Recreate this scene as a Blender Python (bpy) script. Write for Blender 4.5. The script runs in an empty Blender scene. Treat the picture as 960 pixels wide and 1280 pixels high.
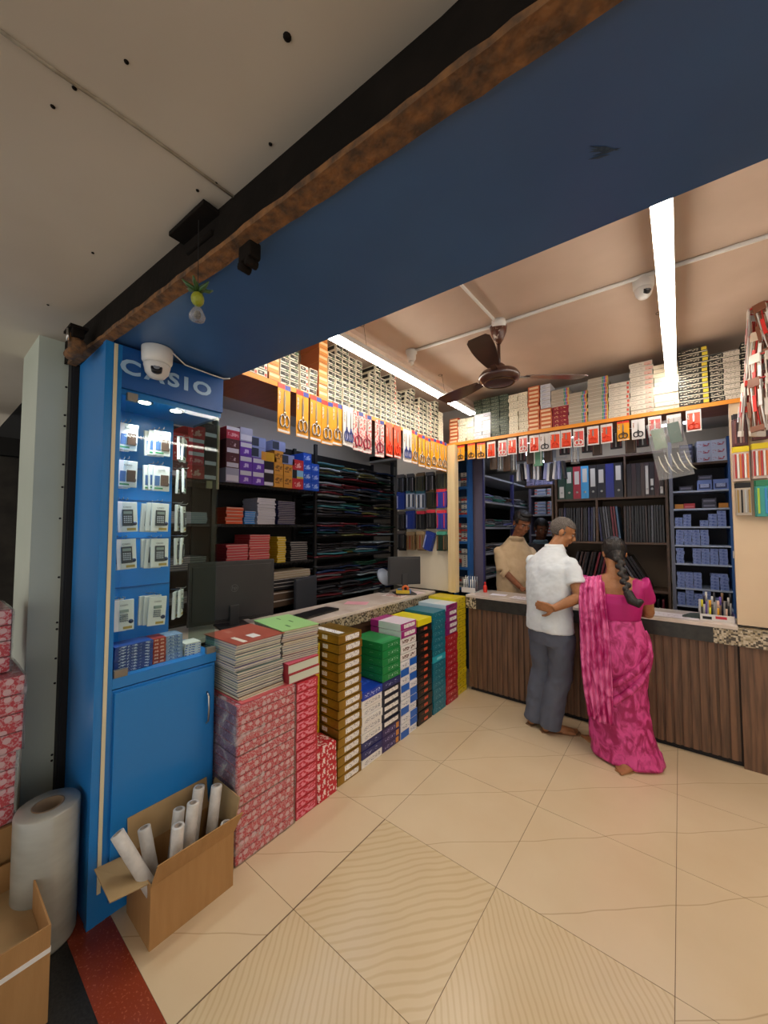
import bpy, bmesh, math, random
from mathutils import Vector, Matrix, Euler
random.seed(7)
S = bpy.context.scene
COL = S.collection
PI = math.pi
# ---------------------------------------------------------------- camera
YAW = math.radians(38.3); PIT = math.atan(21/468.0); EYE = Vector((0, 0, 1.58)); F = 468.0
cam = bpy.data.cameras.new('camera'); co = bpy.data.objects.new('camera', cam); COL.objects.link(co)
co.location = EYE; co.rotation_euler = (PI/2+PIT, 0, YAW)
cam.sensor_fit = 'HORIZONTAL'; cam.sensor_width = 36; cam.lens = 36*F/960; cam.clip_start = 0.02
S.camera = co
# ---------------------------------------------------------------- world, exposure
w = bpy.data.worlds.new('world'); S.world = w; w.use_nodes = True
w.node_tree.nodes['Background'].inputs[0].default_value = (1.0, .96, .91, 1)
w.node_tree.nodes['Background'].inputs[1].default_value = 0.5
S.view_settings.view_transform = 'Standard'; S.view_settings.look = 'None'
S.view_settings.exposure = 1.28; S.view_settings.gamma = 1.0; S.view_settings.use_curve_mapping = False
TUBE = 15.0
# ---------------------------------------------------------------- helpers
FW = Vector((-math.sin(YAW)*math.cos(PIT), math.cos(YAW)*math.cos(PIT), math.sin(PIT)))
RT = Vector((math.cos(YAW), math.sin(YAW), 0)); UPV = RT.cross(FW)
def at(px, py, D):
    """world point at distance D in front of the eye (used to pose the figures)"""
    return EYE + FW*D + RT*((px-480)/F*D) - UPV*((py-640)/F*D)

def srgb(c):
    if isinstance(c, str):
        c = tuple(int(c[i:i+2], 16)/255 for i in (0, 2, 4))
    return tuple((x/12.92 if x <= .04045 else ((x+.055)/1.055)**2.4) for x in c)+(1,)

MATS = {}
def mat(name, c, rough=.5, metal=0, c2=None, scale=20, thr=None, stretch=(1,1,1), bump=0, bscale=60, coat=0, spec=None, dist=0, detail=3, thr2=None):
    """procedural principled material; c2 mixes in by a noise, thr makes that noise a crisp print"""
    if name in MATS: return MATS[name]
    m = bpy.data.materials.new(name); m.use_nodes = True; MATS[name] = m
    nt = m.node_tree; b = nt.nodes['Principled BSDF']
    b.inputs['Base Color'].default_value = srgb(c); b.inputs['Roughness'].default_value = rough
    b.inputs['Metallic'].default_value = metal
    if coat: b.inputs['Coat Weight'].default_value = coat
    if spec is not None: b.inputs['Specular IOR Level'].default_value = spec
    if c2 or bump:
        tc = nt.nodes.new('ShaderNodeTexCoord'); mp = nt.nodes.new('ShaderNodeMapping')
        mp.inputs['Scale'].default_value = stretch
        nt.links.new(tc.outputs['Object'], mp.inputs[0])
    if c2:
        n = nt.nodes.new('ShaderNodeTexNoise'); n.inputs['Scale'].default_value = scale; n.inputs['Detail'].default_value = detail
        n.inputs['Distortion'].default_value = dist
        r = nt.nodes.new('ShaderNodeValToRGB')
        a, z = (.35, .65) if thr is None else (thr-.02, thr+.02)
        if thr2: a, z = .5-thr2, .5+thr2
        r.color_ramp.elements[0].position = a; r.color_ramp.elements[1].position = z
        r.color_ramp.elements[0].color = srgb(c); r.color_ramp.elements[1].color = srgb(c2)
        nt.links.new(mp.outputs[0], n.inputs[0]); nt.links.new(n.outputs[0], r.inputs[0]); nt.links.new(r.outputs[0], b.inputs['Base Color'])
    if bump:
        n2 = nt.nodes.new('ShaderNodeTexNoise'); n2.inputs['Scale'].default_value = bscale; n2.inputs['Detail'].default_value = 2
        bp = nt.nodes.new('ShaderNodeBump'); bp.inputs['Strength'].default_value = bump; bp.inputs['Distance'].default_value = .01
        nt.links.new(mp.outputs[0], n2.inputs[0]); nt.links.new(n2.outputs[0], bp.inputs['Height']); nt.links.new(bp.outputs[0], b.inputs['Normal'])
    return m
def emat(name, c, s):
    m = bpy.data.materials.new(name); m.use_nodes = True; nt = m.node_tree
    b = nt.nodes['Principled BSDF']; b.inputs['Base Color'].default_value = srgb(c)
    b.inputs['Emission Color'].default_value = srgb(c); b.inputs['Emission Strength'].default_value = s; MATS[name] = m
    return m
def glassmat(name, tint='ffffff', refl=.1, alpha=.0, rough=.02, k=.55):
    m = bpy.data.materials.new(name); m.use_nodes = True; nt = m.node_tree; nt.nodes.clear(); MATS[name] = m
    o = nt.nodes.new('ShaderNodeOutputMaterial'); t = nt.nodes.new('ShaderNodeBsdfTransparent'); g = nt.nodes.new('ShaderNodeBsdfGlossy')
    t.inputs[0].default_value = srgb(tint); g.inputs['Roughness'].default_value = rough
    lw = nt.nodes.new('ShaderNodeLayerWeight'); lw.inputs[0].default_value = .5; f = nt.nodes.new('ShaderNodeMath'); f.operation = 'POWER'; f.inputs[1].default_value = 4; nt.links.new(lw.outputs['Facing'], f.inputs[0])
    ma = nt.nodes.new('ShaderNodeMath'); ma.operation = 'MULTIPLY_ADD'; ma.inputs[1].default_value = k; ma.inputs[2].default_value = refl
    mx = nt.nodes.new('ShaderNodeMixShader'); nt.links.new(f.outputs[0], ma.inputs[0]); nt.links.new(ma.outputs[0], mx.inputs[0])
    nt.links.new(t.outputs[0], mx.inputs[1]); nt.links.new(g.outputs[0], mx.inputs[2])
    last = mx
    if alpha:
        d = nt.nodes.new('ShaderNodeBsdfDiffuse'); d.inputs[0].default_value = srgb('f0eeea')
        tc = nt.nodes.new('ShaderNodeTexCoord'); n = nt.nodes.new('ShaderNodeTexNoise'); n.inputs['Scale'].default_value = 7; n.inputs['Distortion'].default_value = 1.2; n.inputs['Detail'].default_value = 4
        r = nt.nodes.new('ShaderNodeValToRGB'); r.color_ramp.elements[0].position = .55; r.color_ramp.elements[1].position = .72
        mu = nt.nodes.new('ShaderNodeMath'); mu.operation = 'MULTIPLY_ADD'; mu.inputs[1].default_value = alpha; mu.inputs[2].default_value = .07
        m2 = nt.nodes.new('ShaderNodeMixShader'); nt.links.new(tc.outputs['Object'], n.inputs[0]); nt.links.new(n.outputs[0], r.inputs[0]); nt.links.new(r.outputs[0], mu.inputs[0])
        nt.links.new(mu.outputs[0], m2.inputs[0]); nt.links.new(mx.outputs[0], m2.inputs[1]); nt.links.new(d.outputs[0], m2.inputs[2]); last = m2
    nt.links.new(last.outputs[0], o.inputs[0])
    return m

class MB:
    """collects faces with materials, builds ONE mesh object"""
    def __init__(s): s.v = []; s.f = []; s.m = []; s.mats = []; s.sm = []
    def mi(s, m):
        if m not in s.mats: s.mats.append(m)
        return s.mats.index(m)
    def add(s, vs, fs, m, M=None, smooth=False):
        o = len(s.v); i = s.mi(m)
        for v in vs:
            v = Vector(v); s.v.append(M @ v if M else v)
        for f in fs: s.f.append([o+k for k in f]); s.m.append(i); s.sm.append(smooth)
        return s
    def box(s, x0, x1, y0, y1, z0, z1, m, M=None, bev=0):
        if bev <= 0:
            vs = [(x, y, z) for z in (z0, z1) for y in (y0, y1) for x in (x0, x1)]
            fs = [(0,2,3,1), (4,5,7,6), (0,1,5,4), (2,6,7,3), (0,4,6,2), (1,3,7,5)]
            return s.add(vs, fs, m, M)
        b = bmesh.new(); bmesh.ops.create_cube(b, size=1)
        bmesh.ops.scale(b, vec=(x1-x0, y1-y0, z1-z0), verts=b.verts)
        bmesh.ops.translate(b, vec=((x0+x1)/2, (y0+y1)/2, (z0+z1)/2), verts=b.verts)
        bmesh.ops.bevel(b, geom=b.edges[:], offset=bev, segments=2, affect='EDGES', profile=.6)
        b.verts.index_update()
        s.add([v.co.copy() for v in b.verts], [[v.index for v in f.verts] for f in b.faces], m, M); b.free(); return s
    def tube(s, pts, r, m, n=10, caps=True, smooth=True, M=None):
        """tube through pts; r number or list"""
        pts = [Vector(p) for p in pts]; rs = r if isinstance(r, (list, tuple)) else [r]*len(pts)
        vs = []; fs = []; u = None
        for i, p in enumerate(pts):
            d = (pts[min(i+1, len(pts)-1)]-pts[max(i-1, 0)]).normalized()
            if u is None:
                u = d.orthogonal().normalized()
            else:
                u = (u-d*u.dot(d)).normalized()
            v = d.cross(u)
            for k in range(n):
                a = 2*PI*k/n; vs.append(p+(u*math.cos(a)+v*math.sin(a))*rs[i])
        for i in range(len(pts)-1):
            for k in range(n):
                k2 = (k+1) % n; fs.append((i*n+k, i*n+k2, (i+1)*n+k2, (i+1)*n+k))
        if caps: fs.append(tuple(range(n-1, -1, -1))); fs.append(tuple((len(pts)-1)*n+k for k in range(n)))
        return s.add(vs, fs, m, M, smooth)
    def lathe(s, prof, m, n=24, c=(0,0,0), M=None, caps=True):
        vs = []; fs = []
        for r, z in prof:
            for k in range(n):
                a = 2*PI*k/n; vs.append((c[0]+r*math.cos(a), c[1]+r*math.sin(a), c[2]+z))
        for i in range(len(prof)-1):
            for k in range(n):
                k2 = (k+1) % n; fs.append((i*n+k, i*n+k2, (i+1)*n+k2, (i+1)*n+k))
        if caps: fs.append(tuple(range(n-1, -1, -1))); fs.append(tuple((len(prof)-1)*n+k for k in range(n)))
        return s.add(vs, fs, m, M, True)
    def ell(s, c, r, m, M=None, n=14):
        """ellipsoid"""
        R = r if isinstance(r, (tuple, list)) else (r, r, r); vs = [(c[0], c[1], c[2]-R[2])]; fs = []; h = n//2+1
        for i in range(1, h):
            t = PI*i/h
            for k in range(n):
                a = 2*PI*k/n; vs.append((c[0]+R[0]*math.sin(t)*math.cos(a), c[1]+R[1]*math.sin(t)*math.sin(a), c[2]-R[2]*math.cos(t)))
        vs.append((c[0], c[1], c[2]+R[2])); L = len(vs)-1
        for k in range(n):
            k2 = (k+1) % n; fs.append((0, 1+k2, 1+k)); b = 1+(h-2)*n; fs.append((L, b+k, b+k2))
            for i in range(h-2): a0 = 1+i*n; fs.append((a0+k, a0+k2, a0+n+k2, a0+n+k))
        return s.add(vs, fs, m, M, True)
    def loft(s, rings, m, n=20, smooth=True, fold=None):
        """rings: (center, a, b, yaw) horizontal ellipses bottom-up; fold(t,theta) radial factor"""
        vs = []; fs = []
        for i, (c, a, b, yw) in enumerate(rings):
            for k in range(n):
                t = 2*PI*k/n; q = 1+(fold(i/(len(rings)-1), t) if fold else 0)
                x = a*q*math.cos(t); y = b*q*math.sin(t)
                vs.append((c[0]+x*math.cos(yw)-y*math.sin(yw), c[1]+x*math.sin(yw)+y*math.cos(yw), c[2]))
        for i in range(len(rings)-1):
            for k in range(n):
                k2 = (k+1) % n; fs.append((i*n+k, i*n+k2, (i+1)*n+k2, (i+1)*n+k))
        fs.append(tuple(range(n-1, -1, -1))); fs.append(tuple((len(rings)-1)*n+k for k in range(n)))
        return s.add(vs, fs, m, None, smooth)
    def poly(s, pts, m, ext, M=None):
        """flat polygon in XZ extruded along y by ext (front at y=0)"""
        n = len(pts); vs = [(x, 0, z) for x, z in pts]+[(x, ext, z) for x, z in pts]
        fs = [tuple(range(n)), tuple(range(2*n-1, n-1, -1))]+[(i, i+n, (i+1) % n+n, (i+1) % n) for i in range(n)]
        return s.add(vs, fs, m, M)
    def mesh(s, name):
        me = bpy.data.meshes.new(name); me.from_pydata([tuple(v) for v in s.v], [], s.f)
        for m in s.mats: me.materials.append(m)
        for p, i, sm in zip(me.polygons, s.m, s.sm): p.material_index = i; p.use_smooth = sm
        me.update(); return me
    def build(s, name, parent=None, loc=(0,0,0), rz=0):
        o = bpy.data.objects.new(name, s.mesh(name)); COL.objects.link(o); o.parent = parent
        o.location = loc; o.rotation_euler = (0, 0, rz); return o

def tag(o, label, cat, group=None):
    o['label'] = label; o['category'] = cat
    if group: o['group'] = group
    return o
def struct(o): o['kind'] = 'structure'; return o
def root(name, loc, label, cat, group=None, rz=0):
    o = bpy.data.objects.new(name, None); COL.objects.link(o); o.location = loc; o.rotation_euler = (0, 0, rz); o.empty_display_size = .05
    return tag(o, label, cat, group)
def dup(o, loc=None, rz=None, label=None, group=None, parent=None):
    c = o.copy(); COL.objects.link(c); c.parent = parent
    if loc is not None: c.location = loc
    if rz is not None: c.rotation_euler = (0, 0, rz)
    if label: c['label'] = label
    if group: c['group'] = group
    for ch in list(o.children):
        dup(ch, parent=c)
    return c
_T = ['first','second','third','fourth','fifth','sixth','seventh','eighth','ninth','tenth','eleventh','twelfth','thirteenth','fourteenth','fifteenth','sixteenth','seventeenth','eighteenth','nineteenth','twentieth']
ORD = _T+['twenty-'+x for x in _T[:9]]+['thirtieth']+['thirty-'+x for x in _T[:9]]
def orb(i, n=None):
    if n and i == n-1: return 'topmost'
    return 'bottommost' if i == 0 else ORD[i]+' from bottom'
def ordl(i): return ORD[i]

def text(body, size, m, parent, loc, rot, ext=.0008, name='lettering', sx=1, bold=0, sp=1):
    cu = bpy.data.curves.new('txt', 'FONT'); cu.body = body; cu.size = size; cu.extrude = ext; cu.align_x = 'CENTER'; cu.align_y = 'CENTER'; cu.offset = bold; cu.space_character = sp
    cu.resolution_u = 3
    t = bpy.data.objects.new('txt', cu); COL.objects.link(t)
    bpy.context.view_layer.update()
    me = bpy.data.meshes.new_from_object(t.evaluated_get(bpy.context.evaluated_depsgraph_get()))
    bpy.data.objects.remove(t); me.materials.clear(); me.materials.append(m)
    for v in me.vertices: v.co.x *= sx
    o = bpy.data.objects.new(name, me); COL.objects.link(o); o.parent = parent; o.location = loc; o.rotation_euler = rot
    return o
def fuse(mb, name, parent, voxel=.006, it=4, mats=None, subs=None, recolor=None):
    """union of the collected closed volumes as one continuous surface"""
    t = mb.build('tmp'); r = t.modifiers.new('r', 'REMESH'); r.mode = 'VOXEL'; r.voxel_size = voxel; r.use_smooth_shade = True
    if it: q = t.modifiers.new('s', 'SMOOTH'); q.iterations = it; q.factor = .5
    bpy.context.view_layer.update()
    me = bpy.data.meshes.new_from_object(t.evaluated_get(bpy.context.evaluated_depsgraph_get()))
    bpy.data.objects.remove(t); me.materials.clear()
    for m in (mats or mb.mats): me.materials.append(m)
    for p in me.polygons: p.use_smooth = True; p.material_index = 0
    if recolor:
        for p in me.polygons: p.material_index = recolor(p.center)
    o = bpy.data.objects.new(name, me); COL.objects.link(o); o.parent = parent
    if parent: o.matrix_parent_inverse = Matrix.Identity(4); o.location = -Vector(parent.location)
    return o
# ================================================================ MATERIALS
BLUE = mat('blue_laminate', '1f7cc6', .28, bump=.03, bscale=8)
BLUE_S = mat('blue_soffit_paint', '3c6496', .35, c2='385e8e', scale=3, bump=.04, bscale=6)
CREAM = mat('outer_ceiling_paint', 'cfc4b2', .8, c2='c4b8a5', scale=1.6)
INCEIL = mat('inner_ceiling_plaster', 'd0baa8', .75, c2='c5ae9b', scale=2.5, bump=.25, bscale=2.2)
WALLM = mat('wall_paint_beige', 'd9cbb4', .7, c2='cfc0a8', scale=3)
GREYW = mat('wall_paint_grey', 'b9b4ac', .8)
TAN = mat('tan_laminate', 'dcc3a2', .4, c2='d2b795', scale=2)
BLACKST = mat('blackened_steel', '15110d', .92, c2='1f1914', scale=6, bump=.2, bscale=30, spec=.15)
RUST = mat('rusty_steel', '54402f', .9, c2='8f6238', scale=30, bump=.8, bscale=45, detail=8)
DARK = mat('dark_void_paint', '1b1917', .8)
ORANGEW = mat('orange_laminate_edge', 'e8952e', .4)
BROWNU = mat('brown_laminate', '9a5a33', .45, c2='8c5130', scale=6, stretch=(1, 6, 1))
WHITE = mat('white_plastic', 'e8e6e0', .4)
OFFW = mat('offwhite_paper', 'e4ddd0', .7, c2='cfc8b8', scale=40)
BLACK = mat('black_plastic', '141416', .35)
BLACKM = mat('black_matt', '17171a', .7)
STEEL = mat('brushed_steel', 'b9b7b2', .3, 1)
CARD = mat('corrugated_cardboard', 'ac8250', .85, c2='a57b4a', scale=4, stretch=(9, 9, 1), bump=.1, bscale=30)
CARDIN = mat('cardboard_inside', 'b3966b', .85, c2='a68a60', scale=6)
FILM = glassmat('shrink_film', 'ffffff', .015, alpha=.38, rough=.2)
GLASS = glassmat('clear_glass', 'f4fbfa', .015); GLASS2 = glassmat('side_pane_glass', 'dceae6', .0, k=.0)
PLAST = glassmat('clear_bag_plastic', 'f4f4f4', .05, alpha=.22, rough=.15)
SKIN = mat('brown_skin', '8a5638', .5, c2='7d4b30', scale=30)
SKIN2 = mat('light_brown_skin', 'a8734c', .5, c2='9c683f', scale=30)
HAIR = mat('black_hair', '0e0b0a', .45, c2='1f1917', scale=80, stretch=(1, 1, .15), bump=.6, bscale=120)
HAIRG = mat('grey_cropped_hair', '77706a', .8, c2='4b443f', scale=140, bump=.6, bscale=200)

def floor_mat(name, base, line, kind):
    m = bpy.data.materials.new(name); m.use_nodes = True; nt = m.node_tree; b = nt.nodes['Principled BSDF']; N = nt.nodes.new; L = nt.links.new
    tc = N('ShaderNodeTexCoord'); mp = N('ShaderNodeMapping'); L(tc.outputs['Object'], mp.inputs[0])
    n = N('ShaderNodeTexNoise'); n.inputs['Scale'].default_value = 3.2; n.inputs['Detail'].default_value = 6
    L(tc.outputs['Object'], n.inputs[0])
    r = N('ShaderNodeValToRGB'); r.color_ramp.elements[0].position = .3; r.color_ramp.elements[1].position = .7
    r.color_ramp.elements[0].color = srgb(base); r.color_ramp.elements[1].color = srgb(line[1]); L(n.outputs[0], r.inputs[0])
    wv = N('ShaderNodeTexWave'); wv.wave_type = 'BANDS'; wv.bands_direction = 'X'; L(mp.outputs[0], wv.inputs[0])
    r2 = N('ShaderNodeValToRGB'); mx = N('ShaderNodeMixRGB'); mx.blend_type = 'MULTIPLY'
    if kind == 'vein':
        mp.inputs['Rotation'].default_value = (0, 0, math.radians(-132)); wv.inputs['Scale'].default_value = .45; wv.inputs['Distortion'].default_value = .8; wv.inputs['Detail'].default_value = 3; wv.inputs['Detail Scale'].default_value = 2.2
        r2.color_ramp.elements[0].position = .485; r2.color_ramp.elements[1].position = .515; mx.inputs[0].default_value = .5
        r2.color_ramp.elements[0].color = (1, 1, 1, 1); r2.color_ramp.elements[1].color = (1, 1, 1, 1); e_ = r2.color_ramp.elements.new(.5); e_.color = srgb('a98a66')
    else:
        mp.inputs['Rotation'].default_value = (0, 0, math.radians({'a': 39, 'b': 144, 'c': 100}[kind])); wv.inputs['Scale'].default_value = 9 if kind == 'a' else 14
        wv.inputs['Distortion'].default_value = 7 if kind == 'a' else 4; wv.inputs['Detail'].default_value = 2.5; wv.inputs['Detail Scale'].default_value = .35
        r2.color_ramp.elements[0].position = .05; r2.color_ramp.elements[1].position = .45; mx.inputs[0].default_value = .24
        r2.color_ramp.elements[0].color = srgb('cfb48c'); r2.color_ramp.elements[1].color = (1, 1, 1, 1)
    L(wv.outputs[1 if False else 'Fac'], r2.inputs[0]); L(r.outputs[0], mx.inputs[1]); L(r2.outputs[0], mx.inputs[2]); L(mx.outputs[0], b.inputs['Base Color'])
    b.inputs['Roughness'].default_value = .22
    n3 = N('ShaderNodeTexNoise'); n3.inputs['Scale'].default_value = 7; n3.inputs['Detail'].default_value = 5; L(tc.outputs['Object'], n3.inputs[0])
    mr = N('ShaderNodeMapRange'); mr.inputs[3].default_value = .22; mr.inputs[4].default_value = .27; L(n3.outputs[0], mr.inputs[0]); L(mr.outputs[0], b.inputs['Roughness'])
    return m
FT = floor_mat('beige_vitrified_tile', 'dcc8a6', ('', 'd7c19e'), 'vein')
FA = floor_mat('curved_strata_tile', 'd9c5a0', ('', 'd3bd97'), 'a')
FB = floor_mat('straight_strata_tile', 'dac6a1', ('', 'd4be98'), 'b')
GROUT = mat('dark_grout', '6d5740', .8)
GRANR = mat('red_granite', '8a3a24', .25, c2='a5553a', scale=120, thr=.62)
GRANB = mat('black_granite', '171614', .3, c2='2c2a27', scale=120)
EDGEB = mat('black_stone_edge', '23221f', .35, c2='34322d', scale=20)
MOSAIC = bpy.data.materials.new('mosaic_edge'); MOSAIC.use_nodes = True; MATS['mosaic'] = MOSAIC
def _mos():
    nt = MOSAIC.node_tree; N = nt.nodes.new; L = nt.links.new; b = nt.nodes['Principled BSDF']
    tc = N('ShaderNodeTexCoord'); v = N('ShaderNodeTexVoronoi'); v.distance = 'CHEBYCHEV'; v.inputs['Scale'].default_value = 85; v.inputs['Randomness'].default_value = .25
    r = N('ShaderNodeValToRGB'); r.color_ramp.interpolation = 'CONSTANT'
    r.color_ramp.elements[0].color = srgb('4b4336'); r.color_ramp.elements[1].position = .3; r.color_ramp.elements[1].color = srgb('b3a58a')
    e = r.color_ramp.elements.new(.62); e.color = srgb('8f8062'); e = r.color_ramp.elements.new(.82); e.color = srgb('cbbfa6')
    s = N('ShaderNodeSeparateColor'); L(tc.outputs['Object'], v.inputs[0]); L(v.outputs['Color'], s.inputs[0]); L(s.outputs[0], r.inputs[0]); L(r.outputs[0], b.inputs['Base Color']); b.inputs['Roughness'].default_value = .35
_mos()

# ================================================================ STRUCTURE
fl = MB(); xs0 = -1.305
for i in range(-4, 9):
    for j in range(0, 10):
        x0 = xs0+i*.624; x1 = x0+.624; y0 = .565 if j == 0 else 1.045+(j-1)*.615; y1 = 1.045+j*.615
        m = FA if (i, j) == (0, 1) else FB if (i, j) in ((1, 1), (0, 0)) else FT
        g = .0012; gx = .003 if (i in (0, -1) and j in (0, 1)) else g
        fl.box(x0+(gx if i == 0 else g), x1-(gx if i == -1 else g), y0+g, y1-g, -.02, 0, m)
fl.box(-3.8, 4.3, .565, 6.6, -.06, -.0015, GROUT)
fl.box(-3.8, 4.3, .43, .565, -.06, 0, GRANR)
fl.box(-3.8, 4.3, -3.2, .43, -.06, -.001, GRANB)
struct(fl.build('floor'))
c = MB(); c.box(-3.4, 2.4, .9, 3.9, 2.95, 3.0, INCEIL); struct(c.build('ceiling'))
# outer ceiling over the pavement and the dark joint across it
c = MB(); c.box(-6, -2.3, -3.2, .475, 2.5, 2.55, CREAM); c.box(-2.3, 3.5, -3.2, .56, 2.5, 2.55, CREAM); o = struct(c.build('trim_1')); o['label'] = 'cream ceiling over the pavement outside the shop'
JM = mat('ceiling_joint_filler', 'a89b86', .9, c2='8c7f6b', scale=30)
c = MB(); a = at(0, 40, 1); b_ = at(292, 246, 1)
def zhit(px, py, z):
    d = at(px, py, 1)-EYE; t = (z-EYE.z)/d.z; return EYE+d*t
pts = [zhit(*p, 2.4985) for p in ((0, 38), (60, 82), (130, 130), (215, 190), (292, 246))]
c.tube(pts, .004, JM, 6); o = struct(c.build('trim_2')); o['label'] = 'faint joint line in the outer ceiling'
for i, p in enumerate([(359, 46), (158, 77), (70, 89), (93, 110), (270, 229), (116, 316), (60, 381), (66, 133), (247, 238), (338, 180)]):
    q = zhit(*p, 2.4995); k = MB(); k.lathe([(.0005, -.003), (.004 if i else .0075, -.002), (.0045 if i else .008, 0)], BLACKST, 10)
    o = k.build('ceiling_screw', loc=q); tag(o, 'dark screw head in the cream outer ceiling', 'screw', 'screw heads in the outer ceiling')
# blue soffit
c = MB(); z = 2.385
e = [(-2.0, 1.02), (-.83, 1.09), (.18, 1.13), (2.4, 1.2)]; f = [(-2.6, .462), (-.45, .575), (-.1, .595), (2.4, .74)]
vs = [(x, y, z) for x, y in f]+[(x, y, z) for x, y in [(-2.6, 1.0)]+e[1:]]
top = [(x, y, 2.95) for x, y in f]+[(x, y, 2.95) for x, y in [(-2.6, 1.0)]+e[1:]]
n = 4; V = vs+top
fs = [(i, i+1, n+i+1, n+i) for i in range(3)]+[(8+i, 8+n+i, 8+n+i+1, 8+i+1) for i in range(3)]+[(i, 8+i, 9+i, i+1) for i in range(3)]+[(n+i, n+i+1, 8+n+i+1, 8+n+i) for i in range(3)]+[(0, 4, 12, 8), (3, 11, 15, 7)]
c.add(V, fs, BLUE_S); o = struct(c.build('wall_front')); o['label'] = 'blue painted lintel soffit above the shop opening'
sc = MB(); SCM = mat('scraped_paint_patch', '2f4257', .9, c2='46566a', scale=90)
q = zhit(752, 190, 2.3848)
random.seed(4)
for k in range(5):
    a = random.uniform(.3, .9); L = random.uniform(.02, .04); cx, cy = q.x+random.uniform(-.01, .01), q.y+random.uniform(-.01, .01)
    dx, dy = L*math.cos(a), L*math.sin(a); nx, ny = -math.sin(a)*.004, math.cos(a)*.004
    sc.add([(cx-dx, cy-dy, q.z-.0002*k), (cx+nx, cy+ny, q.z-.0002*k), (cx+dx, cy+dy, q.z-.0002*k), (cx-nx, cy-ny, q.z-.0002*k)], [(0, 1, 2, 3)], SCM)
o = sc.build('paint_scrape'); o['kind'] = 'structure'
# steel beam with rusty flange, running along the opening
def beam_y(x): return .457+(x+2.1)*.0576
c = MB()
for (x0, x1) in [(-2.35, -1.4), (-1.4, -.45), (-.45, .5), (.5, 2.4)]:
    a, b_ = beam_y(x0), beam_y(x1)
    for (o0, o1, zz0, zz1, m) in ((0, .012, 2.388, 2.5, BLACKST), (0, .012, 2.5, 2.62, BLACKST)):
        V = [(x0, a+o0, zz0), (x1, b_+o0, zz0), (x1, b_+o1, zz0), (x0, a+o1, zz0), (x0, a+o0, zz1), (x1, b_+o0, zz1), (x1, b_+o1, zz1), (x0, a+o1, zz1)]
        c.add(V, [(3, 2, 1, 0), (4, 5, 6, 7), (0, 1, 5, 4), (2, 3, 7, 6), (1, 2, 6, 5), (0, 4, 7, 3)], m)
beam = root('steel_beam', (0, 0, 0), 'blackened steel beam with a flaking rusty flange above the shop opening', 'beam')
c.build('beam_web', beam)
c = MB(); random.seed(2); nseg = 120
prev = None
for i in range(nseg+1):
    x = -2.3+4.7*i/nseg; a = beam_y(x); w2 = .030+.0145*(x+2.3)
    j = random.uniform(-.0015, .0015); zz = 2.374
    cur = [(x, a-.002+j, zz), (x, a+w2+random.uniform(-.002, .002), zz), (x, a+w2, 2.386), (x, a-.002+j, 2.390+random.uniform(-.003, .004))]
    if prev:
        V = prev+cur; c.add(V, [(0, 4, 5, 1), (1, 5, 6, 2), (2, 6, 7, 3), (3, 7, 4, 0)], RUST)
    prev = cur
c.build('rusty_flange', beam)
# black hinge plates and lock stubs of the shutter on the beam
def plate(px, py, sx, sy, label, rz=0):
    q = zhit(px, py, 2.47); t = root('shutter_bracket', (q.x, q.y, 2.42), label, 'bracket', rz=rz)
    k = MB(); k.box(-sx, sx, -sy, sy, .06, .074, BLACKST, bev=.002); k.build('mounting_plate', t)
    k = MB(); k.box(-sx*.7, sx*.7, sy*.1, sy*1.3, -.02, .06, BLACKST, bev=.004); k.tube([(-sx*.7, 0, .02), (sx*.7, 0, .02)], .008, BLACKST, 8); k.build('bracket_arm', t)
    return t
plate(250, 292, .10, .045, 'black steel shutter bracket on the dark beam above the hanging lime', .05)
q = at(95, 425, 1.58)
t = root('rusty_pivot', tuple(q), 'rusty shutter hinge with pin at the left end of the beam', 'bracket')
k = MB(); k.box(-.06, .05, -.03, .03, .035, .045, BLACKST); k.box(-.03, .04, -.02, .02, -.0, .04, BLACKST, bev=.004); k.build('mounting_plate', t)
k = MB(); k.tube([(-.1, 0, -.035), (.035, .01, -.03)], .022, RUST, 14); k.tube([(.0, 0, -.06), (.0, 0, .02)], .026, RUST, 14); k.tube([(.018, -.03, -.02), (.018, -.03, .03)], .006, STEEL, 8); k.build('hinge_barrel', t)
q = zhit(312, 320, 2.35)
t = root('shutter_lock_stub', tuple(q), 'blackened lock stub with two bolts under the rusty flange', 'bracket')
k = MB(); k.box(-.03, .03, -.018, .018, -.018, .03, BLACKST, bev=.006); k.build('lock_block', t)
for dx in (-.018, .016):
    k = MB(); k.tube([(dx, -.02, -.03), (dx, .012, -.03)], .012, BLACKST, 8); k.build('bolt', t)
# white pillar, black shutter channel, dark neighbour
PILL = mat('pale_green_pillar_paint', 'c6cdbf', .55, c2='bcc4b5', scale=2, bump=.05, bscale=12)
c = MB(); c.box(-2.75, -2.36, .35, .462, 0, 2.5, PILL); struct(c.build('wall_left_pillar'))['label'] = 'pale painted pillar left of the shop'
c = MB(); c.box(-2.36, -2.30, .47, .58, 0, 2.45, BLACKM); c.box(-2.375, -2.305, .462, .475, 0, 2.42, BLACKM); struct(c.build('trim_3'))['label'] = 'black shutter channel beside the pillar'
for i, (px, py) in enumerate([(83, 484), (81, 519), (83, 533), (83, 581), (79, 609), (75, 648), (80, 721), (78, 777), (73, 786), (74, 822), (76, 852), (69, 942), (69, 949)]):
    d = at(px, py, 1)-EYE; tt = (-2.36)/d.x; q = EYE+d*tt
    k = MB(); k.tube([(0, 0, 0), (.003, 0, 0)], .005, BLACKM, 8); o = k.build('screw_hole', loc=(q.x, min(q.y, .455), q.z)); tag(o, 'small dark screw hole on the pale pillar', 'screw hole', 'screw holes on the pillar')
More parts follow.
